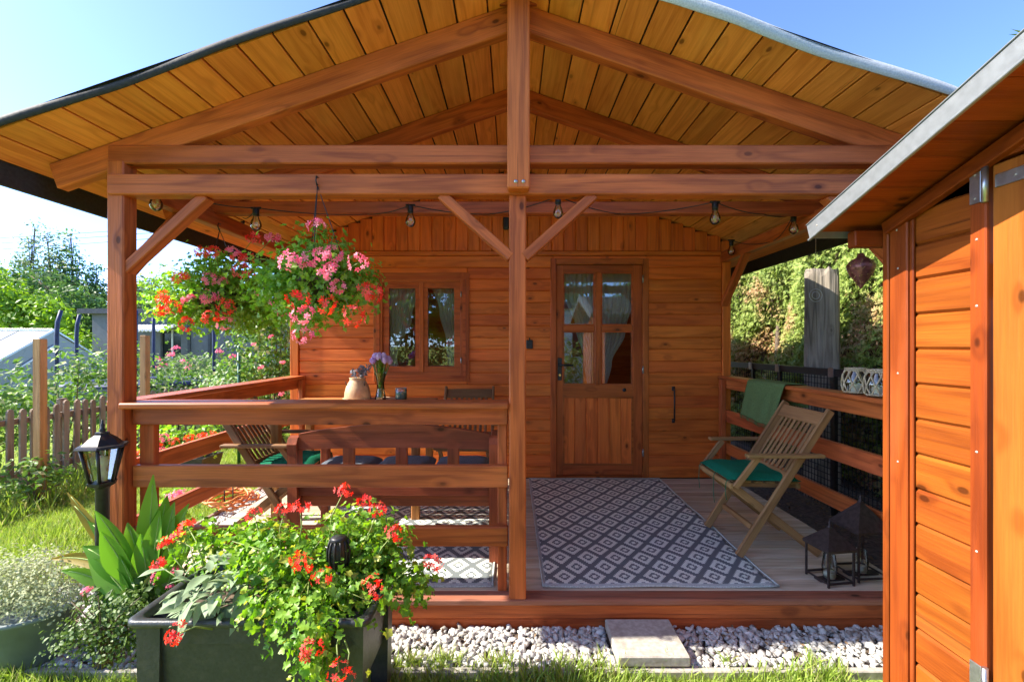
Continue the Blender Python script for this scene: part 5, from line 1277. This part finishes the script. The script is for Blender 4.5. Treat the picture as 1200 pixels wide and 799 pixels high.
# flower trough on the lawn outside the left railing
tr = thing('flower_trough', 'brown trough on the lawn outside the left railing', 'trough', (-3.55, 4.75, 0)); b = MB()
loft(b, [[(-3.95, 4.62, .02), (-3.17, 4.62, .02), (-3.17, 4.88, .02), (-3.95, 4.88, .02)], [(-4.0, 4.58, .26), (-3.12, 4.58, .26), (-3.12, 4.92, .26), (-4.0, 4.92, .26)], [(-3.98, 4.60, .26), (-3.14, 4.60, .26), (-3.14, 4.90, .26), (-3.98, 4.90, .26)], [(-3.96, 4.62, .22), (-3.16, 4.62, .22), (-3.16, 4.88, .22), (-3.96, 4.88, .22)]])
b.add([(-3.96, 4.62, .22), (-3.16, 4.62, .22), (-3.16, 4.88, .22), (-3.96, 4.88, .22)], [(0, 1, 2, 3)]); b.obj('trough_box', M_POTD, tr)
shrub('trough_geranium', 'red and pink geraniums growing in the brown trough', [((-3.75, 4.75, .42), (.28, .2, .18)), ((-3.35, 4.75, .42), (.28, .2, .16))], 100, 9, .04, LEAF, .05, M_GERD, 76, cat='plant', templ=GLEAF,
      flowers=[(px, py, 4.55, c, 1.5) for px, py, c in ((168,530,'r'),(180,515,'r'),(192,514,'p'),(172,520,'r'),(205,518,'r'),(222,513,'r'),(236,512,'r'),(190,528,'p'),(247,510,'r'),(185,522,'r'))], base=(-3.55, 4.75, .22))
lf = random.Random(3)
shrub('ground_geranium', 'single pink geranium on the lawn beside the lower left rail', [(tuple(P(208, 590, 3.2)), (.10, .10, .08))], 22, 8, .03, LEAF, .04, M_GERD, 77, cat='plant', templ=GLEAF, flowers=[(208, 580, 3.05, 'p', 1.5), (202, 583, 3.05, 'p', 1.2)])
shrub('young_rose', 'small dark leaved plant at the foot of the left stake', [((-4.15, 3.95, .22), (.25, .2, .20))], 40, 9, .05, LEAF, .06, M_BUSH, 78, stems=6)

# greenhouse beyond the fence
M_POLY = plain('polycarbonate', (.26, .28, .29), .3, nscale=3, amt=.08, bump=0)
gh = thing('greenhouse', 'pale grey ridged greenhouse roof beyond the left bushes', 'greenhouse', (-11, 9.3, 0))
GX1, GX0, GY, GZ = -9.37, -13.5, 9.3, ZC+.31
def quad(b, pts, t=.012):
    n = (Vector(pts[1])-Vector(pts[0])).cross(Vector(pts[2])-Vector(pts[0])).normalized()*t
    vs = [tuple(p) for p in pts]+[tuple(Vector(p)-n) for p in pts]; b.add(vs, [(0, 1, 2, 3), (7, 6, 5, 4), (0, 4, 5, 1), (1, 5, 6, 2), (2, 6, 7, 3), (3, 7, 4, 0)])
nsh = 6
for sgn, Ye in ((-1, 8.0), (1, 10.6)):
    for i in range(nsh):
        x0 = GX0+(GX1-GX0)*i/nsh; x1 = GX0+(GX1-GX0)*(i+1)/nsh-.03; b = MB()
        pts = [(x0, Ye, .95), (x1, Ye, .95), (x1, GY, GZ), (x0, GY, GZ)]
        quad(b, pts if sgn < 0 else pts[::-1]); b.obj('roof_sheet', M_POLY, gh)
    b = MB(); b.box((GX0, Ye-.01, 0), (GX1, Ye+.01, .95)); b.obj('side_sheet', M_POLY, gh)
b = MB(); b.add([(GX1, 8.0, 0), (GX1, 10.6, 0), (GX1, 10.6, .95), (GX1, GY, GZ), (GX1, 8.0, .95)], [(0, 1, 2, 3, 4)]); b.obj('gable_sheet', M_POLY, gh)
for a, c in (((GX1+.01, 8.0, .96), (GX1+.01, GY, GZ+.01)), ((GX1+.01, 10.6, .96), (GX1+.01, GY, GZ+.01)), ((GX1+.01, 8.6, .96), (GX1+.01, GY, GZ-.3)), ((GX0, GY, GZ+.015), (GX1, GY, GZ+.015))): beam('frame_bar', a, c, .04, .04, M_STEEL, gh)

# trampoline with blue padded poles
tp = thing('trampoline', 'blue trampoline with padded net poles behind the corner post', 'trampoline', (-6.2, 7.6, 0)); TC = Vector((-6.2, 7.7, .80)); TR = 1.0
b = MB(); b.lathe([(0, -.01), (TR-.18, -.01), (TR-.18, 0), (0, 0)], 40, T(*TC)); b.obj('jump_mat', M_IRON, tp)
b = MB(); b.lathe([(TR-.19, .012), (TR-.1, .03), (TR+.06, .022), (TR+.09, -.03), (TR+.04, -.03), (TR-.19, .0)], 40, T(*TC)); b.obj('edge_pad', M_BLUE, tp)
for k in range(6):
    a = 2*math.pi*k/6+.05; c_, s_ = math.cos(a), math.sin(a); o = TC+Vector((c_*(TR+.12), s_*(TR+.12), 0))
    b = MB(); b.tube([(o.x, o.y, 0), (o.x, o.y, 1.55), (o.x-c_*.01, o.y-s_*.01, 1.75), (o.x-c_*.05, o.y-s_*.05, 1.93)], [.020, .027, .027, .024], 10); b.obj('net_pole', M_BLUE, tp)

# neighbour's grey outbuilding with chimney
YN = 13.0
nb_ = thing('grey_outbuilding', 'grey flat roofed outbuilding with chimney behind the trampoline', 'building', (-9.5, 14, 0))
xa, xb = (108-600)*YN/F, (312-600)*YN/F; zt_ = P(0, 368, YN).z
wx0, wx1, wz0, wz1 = (188-600)*YN/F, (212-600)*YN/F, P(0, 420, YN).z, P(0, 386, YN).z
b = MB()
for a, c, e, f in rects(xa, xb, -.05, zt_, [(wx0, wx1, wz0, wz1)]): b.box((a, YN, e), (c, YN+.2, f))
b.box((xb-.2, YN+.2, -.05), (xb, YN+3, zt_)); b.obj('wall', M_GREYWALL, nb_)
b = MB(); b.box((xa-.2, YN-.25, zt_+.002), (xb+.25, YN+3.1, zt_+.14)); rf = b.obj('roof', M_DARKRF, nb_)
cx = (179-600)*YN/F; b = MB(); b.box((cx-.27, YN+.6, zt_+.142), (cx+.27, YN+1.1, zt_+.56)); b.box((cx-.32, YN+.55, zt_+.56), (cx+.32, YN+1.15, zt_+.63)); b.obj('chimney', M_GREYWALL, rf)
b = MB(); b.box((wx0+.002, YN+.08, wz0+.002), (wx1-.002, YN+.1, wz1-.002)); wi = b.obj('window', M_WINDK, nb_)
b = MB(); b.box(((wx0+wx1)/2-.02, YN+.05, wz0+.003), ((wx0+wx1)/2+.02, YN+.079, wz1-.003)); b.obj('mullion', M_WHITEP, wi)
b = MB(); n_ = 24; ax0, ax1 = (163-600)*YN/F, (214-600)*YN/F; za = P(0, 379, YN).z
vs = []
for i in range(n_*2+1):
    x = ax0+(ax1-ax0)*i/(n_*2); o_ = .03*math.sin(i*math.pi/2); vs += [(x, YN-.01, za+o_), (x, YN-.75, za-.22+o_)]
b.add(vs, [(2*i, 2*i+1, 2*i+3, 2*i+2) for i in range(n_*2)], None, True); aw = b.obj('awning', M_WHITEP, nb_); aw.modifiers.new('s', 'SOLIDIFY').thickness = .02
for px in (140, 222, 246):
    xx = (px-600)*YN/F; slab('wall_panel_strip', (xx-.04, YN-.03, 0), (xx+.04, YN-.002, zt_-.002), M_DARKRF, nb_, 2)
shrub('hydrangea_bush', 'grey leaved bush with pink blooms before the grey outbuilding', [((-7.9, 11.2, .65), (.75, .6, .6))], 110, 12, .1, LEAF, .11, M_TREEG, 79,
      flowers=[(px, py, 10.5, 'p', 2.6) for px, py in ((185,422),(207,409),(200,416),(192,428),(215,425),(222,432),(180,432))])

# trees on the left
def tree(name, label, x, y, h, ells, nclump, per, cr, leaf, size, mat, seed, group=None, trunk=.12, templ=None):
    rng = np.random.default_rng(seed); rr = random.Random(seed); t = thing(name, label, 'tree', (x, y, 0), 0, group)
    b = MB(); top = Vector((x+rr.uniform(-.2, .2), y, h*.92)); b.tube([(x, y, -.05), (x+.04, y, h*.3), (x-.05, y, h*.6), top], [trunk, trunk*.7, trunk*.35, .01], 9); b.obj('trunk', M_BARK, t)
    for i in range(9):
        e, r = rr.choice(ells); e = Vector(e)+Vector((rr.uniform(-.7, .7)*r[0], rr.uniform(-.7, .7)*r[1], rr.uniform(-.2, .7)*r[2])); z0 = max(.3, e.z*rr.uniform(.45, .75)); s = Vector((x, y, z0))
        q = MB(); q.tube([s, s.lerp(e, .5)+Vector((0, 0, .1)), e], [trunk*.35, trunk*.22, .012], 6); q.obj('limb', M_BARK, t)
    p, n = clumped(ells, nclump, per, cr, rng, .5); k = p[:, 2] > .1; p, n = p[k], n[k]
    scatter('crown', templ or [leaf], p, n, rng.uniform(size*.6, size*1.3, len(p)), rng, mat, t)['kind'] = 'stuff'; return t
def spire(px, ptop, pbase, Y, wpx, k=7, seed=0):
    """stack of ellipsoids narrowing upward"""
    out = []; rr = random.Random(seed)
    for i in range(k):
        u = i/(k-1); py = pbase+(ptop-pbase)*u; c = P(px+rr.uniform(-.12, .12)*wpx, py, Y); w_ = wpx*Y/F*(1-u)**1.1*.5+.09
        out.append((tuple(c), (w_, w_, abs(pbase-ptop)*Y/F/k*.75)))
    return out
for px, pt_, wp, lab, mt, sd_ in ((37, 262, 74, 'tallest slender grey green tree on the far left', M_TREEG, 81), (60, 270, 62, 'slender grey green tree, second from the far left', M_TREEG, 82), (86, 270, 80, 'slender dark tree beside the corner post in view', M_TREE, 83), (113, 306, 60, 'shorter rounded tree partly behind the corner post', M_TREE, 84)):
    x = (px-600)*19/F; ells = spire(px, pt_+8, 395, 19, wp, 8, sd_); tree('garden_tree', lab, x, 19, P(0, pt_, 19).z, ells, 520, 14, .17, LEAF, .14, mt, sd_, 'trees beyond the greenhouse', .07)
def bushy(px, py, Y, rx, rz_): c = P(px, py, Y); return (tuple(c), (rx*Y/F, rx*Y/F*.8, rz_*Y/F))
tree('broad_tree', 'sunlit yellow green broad tree behind the greenhouse at far left', (20-600)*15/F, 15, 2.6, [bushy(10, 360, 15, 42, 28), bushy(50, 375, 15, 32, 22), bushy(-30, 350, 15, 40, 34)], 330, 14, .2, LEAF, .18, M_BUSHY, 85, 'broad trees on the left')
tree('broad_tree', 'dark green broad tree behind the yellow green one', (80-600)*17/F, 17, 2.8, [bushy(85, 370, 17, 40, 32), bushy(40, 340, 17.5, 46, 26), bushy(120, 380, 17, 30, 26)], 330, 14, .22, LEAF, .19, M_TREE, 86, 'broad trees on the left')
tree('broad_tree', 'small light green tree standing right of the blue pole', (95-600)*11.5/F, 11.5, 1.6, [bushy(88, 410, 11.5, 18, 24), bushy(70, 425, 11.5, 18, 14)], 110, 12, .12, LEAF, .12, M_BUSHY, 87, 'broad trees on the left')
for i, (px, py, Y, rx, rz_, mt, lab) in enumerate(((170, 340, 30, 30, 24, M_TREEG, 'distant hazy tree above the chimney of the outbuilding'), (250, 360, 32, 60, 30, M_TREE, 'distant dark tree behind the outbuilding'), (320, 365, 30, 50, 30, M_TREEG, 'distant tree behind the blossoming shrub'), (-60, 330, 24, 60, 60, M_TREE, 'large distant tree out past the left frame edge'))):
    tree('distant_tree', lab, (px-600)*Y/F, Y, P(0, py, Y).z+1, [bushy(px, py+10, Y, rx, rz_), bushy(px+rx*.7, py+22, Y, rx*.7, rz_*.8), bushy(px-rx*.7, py+24, Y, rx*.7, rz_*.7)], 200, 13, .35, LEAF, .34, mt, 90+i, 'distant trees on the left')
# power lines
for k, (ya, yb) in enumerate(((265, 252), (273, 256), (281, 262))):
    b = MB(); pa, pb = P(-400, ya+26, 24), P(480, yb-12, 24); pts = [pa.lerp(pb, i/30)-Vector((0, 0, .5*4*(i/30)*(1-i/30))) for i in range(31)]; b.tube(pts, .017, 5)
    tag(b.obj('power_line', M_CABLE, None, T(*pa)), ('topmost thin power line crossing the sky at left', 'middle thin power line crossing the sky at left', 'lowest thin power line crossing the sky at left')[k], 'cable', 'power lines in the sky')

# ------------------------------------------------------------------ right background: hedge, old timber, black rail
hd = thing('thuja_hedge', 'tall green thuja hedge with brown patches right of the porch', 'hedge', (3.6, 5, 0)); rng = np.random.default_rng(95)
n = 80000; yy = rng.uniform(1.0, 9.5, n); zz = rng.uniform(.05, 3.3, n)**1.0; wob = .12*np.sin(yy*2.3)+.10*np.sin(zz*2.7+yy*1.7)+.06*np.sin(yy*7.1+zz*5.3)
xx = 3.32+wob+np.abs(rng.normal(size=n))*.13+.10*np.maximum(0, zz-2.8); nr = np.stack([-np.ones(n), rng.normal(size=n)*.55, rng.normal(size=n)*.5+.25], 1)
dr = np.stack([-np.abs(rng.normal(size=n))*.7, rng.normal(size=n)*.7, .55+rng.normal(size=n)*.5], 1)
scatter('foliage', SPRAY, np.stack([xx, yy, zz], 1), nr, rng.uniform(.028, .075, n), rng, M_THUJA, hd, dirs=dr)['kind'] = 'stuff'
n = 4000; yy = rng.uniform(1.0, 9.5, n); xt = rng.uniform(3.3, 4.4, n)
scatter('top_foliage', SPRAY, np.stack([xt, yy, 3.25+.12*np.sin(yy*3)+rng.normal(size=n)*.06], 1), rng.normal(size=(n, 3))*.5+np.array([0, 0, 1]), rng.uniform(.07, .14, n), rng, M_THUJA, hd)['kind'] = 'stuff'
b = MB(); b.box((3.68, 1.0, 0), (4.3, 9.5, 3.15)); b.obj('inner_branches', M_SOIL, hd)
for i in range(22):
    yk = 1.2+i*.38; q = MB(); q.tube([(3.62, yk, 0), (3.58+.03*math.sin(i), yk+.02, 1.2), (3.63, yk, 2.9)], [.045, .035, .012], 7); q.obj('trunk', M_BARK, hd)
# old timber post
pA = P(963, 400, 4.27); t_x = pA.x
b = MB(); rr = random.Random(31); rings = []
for z, k in ((0, 1.06), (.5, 1.02), (1.0, 1.0), (1.5, .98), (1.85, .97), (2.06, .95), (2.10, .88)):
    ring = []
    for i in range(28):
        a = 2*math.pi*i/28; q_ = (abs(math.cos(a))**6+abs(math.sin(a))**6)**(-1/6.0); ck = 1-.07*max(0, math.sin(i*2.9+1.0))**3-.04*rr.random()
        ring.append((t_x+.145*k*q_*math.cos(a-.62)*ck+.02*(2.1-z)*.2, 4.27+.135*k*q_*math.sin(a-.62)*ck, z+(.03*math.sin(i*1.7) if z > 2 else 0)))
    rings.append(ring)
loft(b, rings); b.add(rings[-1], [tuple(range(28))])
tag(b.obj('old_timber_post', M_OLD, None, T(t_x, 4.27, 0)), 'thick old weathered grey timber post standing before the hedge', 'post')
# black rail on stakes beyond the railing
t = thing('black_rail', 'low black plastic rail on stakes beyond the right handrail', 'rail', (2.62, 4.4, 0))
b = MB(); b.box((2.60, 2.6, 1.155), (2.645, 5.4, 1.215)); b.obj('rail_bar', M_IRON, t)
for y_ in (2.75, 3.7, 4.45, 4.95):
    b = MB(); b.box((2.61, y_-.02, 0), (2.635, y_+.02, 1.154)); b.obj('stake', M_IRON, t)
    b = MB(); b.box((2.590, y_-.03, 1.15), (2.598, y_+.03, 1.225)); b.obj('bracket', M_STEEL, t)
M_NET = plain('black_net', (.015, .015, .016), .8)
b = MB()
for i in range(70): yk = 2.62+i*.04; b.box((2.647, yk-.0025, .05), (2.650, yk+.0025, 1.154))
for i in range(22): zk = .08+i*.05; b.box((2.651, 2.6, zk-.0025), (2.654, 5.4, zk+.0025))
b.obj('net', M_NET, t)['kind'] = 'stuff'
# leaf litter and small stones on the soil by the deck
rng = np.random.default_rng(97); n = 1500
o = scatter('leaf_litter', [LEAF], np.stack([rng.uniform(2.08, 3.4, n), rng.uniform(2.2, 7, n), rng.uniform(.012, .03, n)], 1), rng.normal(size=(n, 3))*.4+np.array([0, 0, 1]), rng.uniform(.02, .045, n), rng, leafmat('dry_litter', (.14, .08, .04), (.22, .15, .08), .1, .8))
tag(o, 'dry brown leaf litter under the hedge', 'leaves', None, 'stuff')
slab('side_edging', (2.10, 2.25, 0), (2.13, 4.6, .06), M_GREYW, None, 1); tag(SC.objects['side_edging'], 'thin grey edging board on the soil right of the deck', 'edging')

# ------------------------------------------------------------------ behind the camera (mirrored in the panes)
hs = thing('white_garage', 'white rendered garage with dark flat roof across the garden', 'building', (4, -9, 0))
b = MB()
for a, c, e, f in rects(.5, 7.5, 0, 2.75, [(2.2, 3.2, 1.0, 1.9)]): b.box((a, -8.2, e), (c, -8.0, f))
b.box((.5, -12, 0), (.7, -8.2, 2.75)); b.obj('wall', M_WHITEP, hs)
b = MB(); b.box((.3, -12, 2.752), (7.8, -7.8, 2.95)); b.obj('roof', M_DARKRF, hs)
b = MB(); b.box((2.202, -8.12, 1.002), (3.198, -8.1, 1.898)); b.obj('window', M_WINDK, hs)
shrub('garden_bush', 'round green bush across the garden before the garage', [((1.6, -6.4, .8), (1.2, .7, .85)), ((3.6, -6.6, .7), (1.3, .7, .8))], 170, 12, .14, LEAF, .14, M_BUSH, 111)
for i, (x, y_, h, lab) in enumerate(((-3.5, -8, 5.5, 'leafy tree across the garden left of the garage'), (-7.5, -9, 6.5, 'big leafy tree across the garden in the corner'), (2.5, -14, 6.5, 'leafy tree behind the white garage'), (7.0, -15, 7.0, 'leafy tree behind the far end of the garage'))):
    tree('orchard_tree', lab, x, y_, h*.8, [((x, y_, h*.62), (1.8, 1.6, h*.32)), ((x+1.0, y_, h*.5), (1.3, 1.2, h*.22)), ((x-1.0, y_+.3, h*.5), (1.3, 1.2, h*.22))], 210, 12, .3, LEAF, .28, M_TREE, 120+i, 'trees across the garden')

rng = np.random.default_rng(131); n = 110
o = scatter('gravel_litter', [LEAF], np.stack([rng.uniform(-.5, 1.9, n), rng.uniform(1.96, 2.2, n), rng.uniform(.042, .052, n)], 1), rng.normal(size=(n, 3))*.35+np.array([0, 0, 1]), rng.uniform(.012, .028, n), rng, bpy.data.materials['dry_litter'])
tag(o, 'dry leaf crumbs lying on the white gravel', 'leaves', None, 'stuff')
tx = rng.uniform(-.5, 1.5, 14); ps = []
for t0 in tx: ps += [(t0+rng.normal()*.012, rng.uniform(1.95, 1.99)+rng.normal()*.008, .02) for _ in range(26)]
o = scatter('gravel_weeds', [BLADE], ps, rng.normal(size=(len(ps), 3))*.4+np.array([0, 0, 1]), rng.uniform(.04, .09, len(ps)), rng, M_GRASS)
tag(o, 'grass tufts growing through the gravel edge', 'grass', None, 'stuff')

shrub('garden_hedge', 'clipped dark hedge across the garden left of the round bush', [((-1.0, -6.8, .9), (1.2, .7, 1.15)), ((-2.8, -6.9, .95), (1.2, .7, 1.2)), ((-4.6, -6.9, .9), (1.2, .7, 1.15)), ((-6.4, -6.9, .95), (1.2, .7, 1.2))], 420, 12, .15, LEAF, .15, M_TREE, 141, cat='hedge')

grass('near_lawn_grass', 'lawn grass around the photographer before the planter and shed', [(-4.8, 1.40, -.6, 1.55, 26000, .04, .09)], 63)
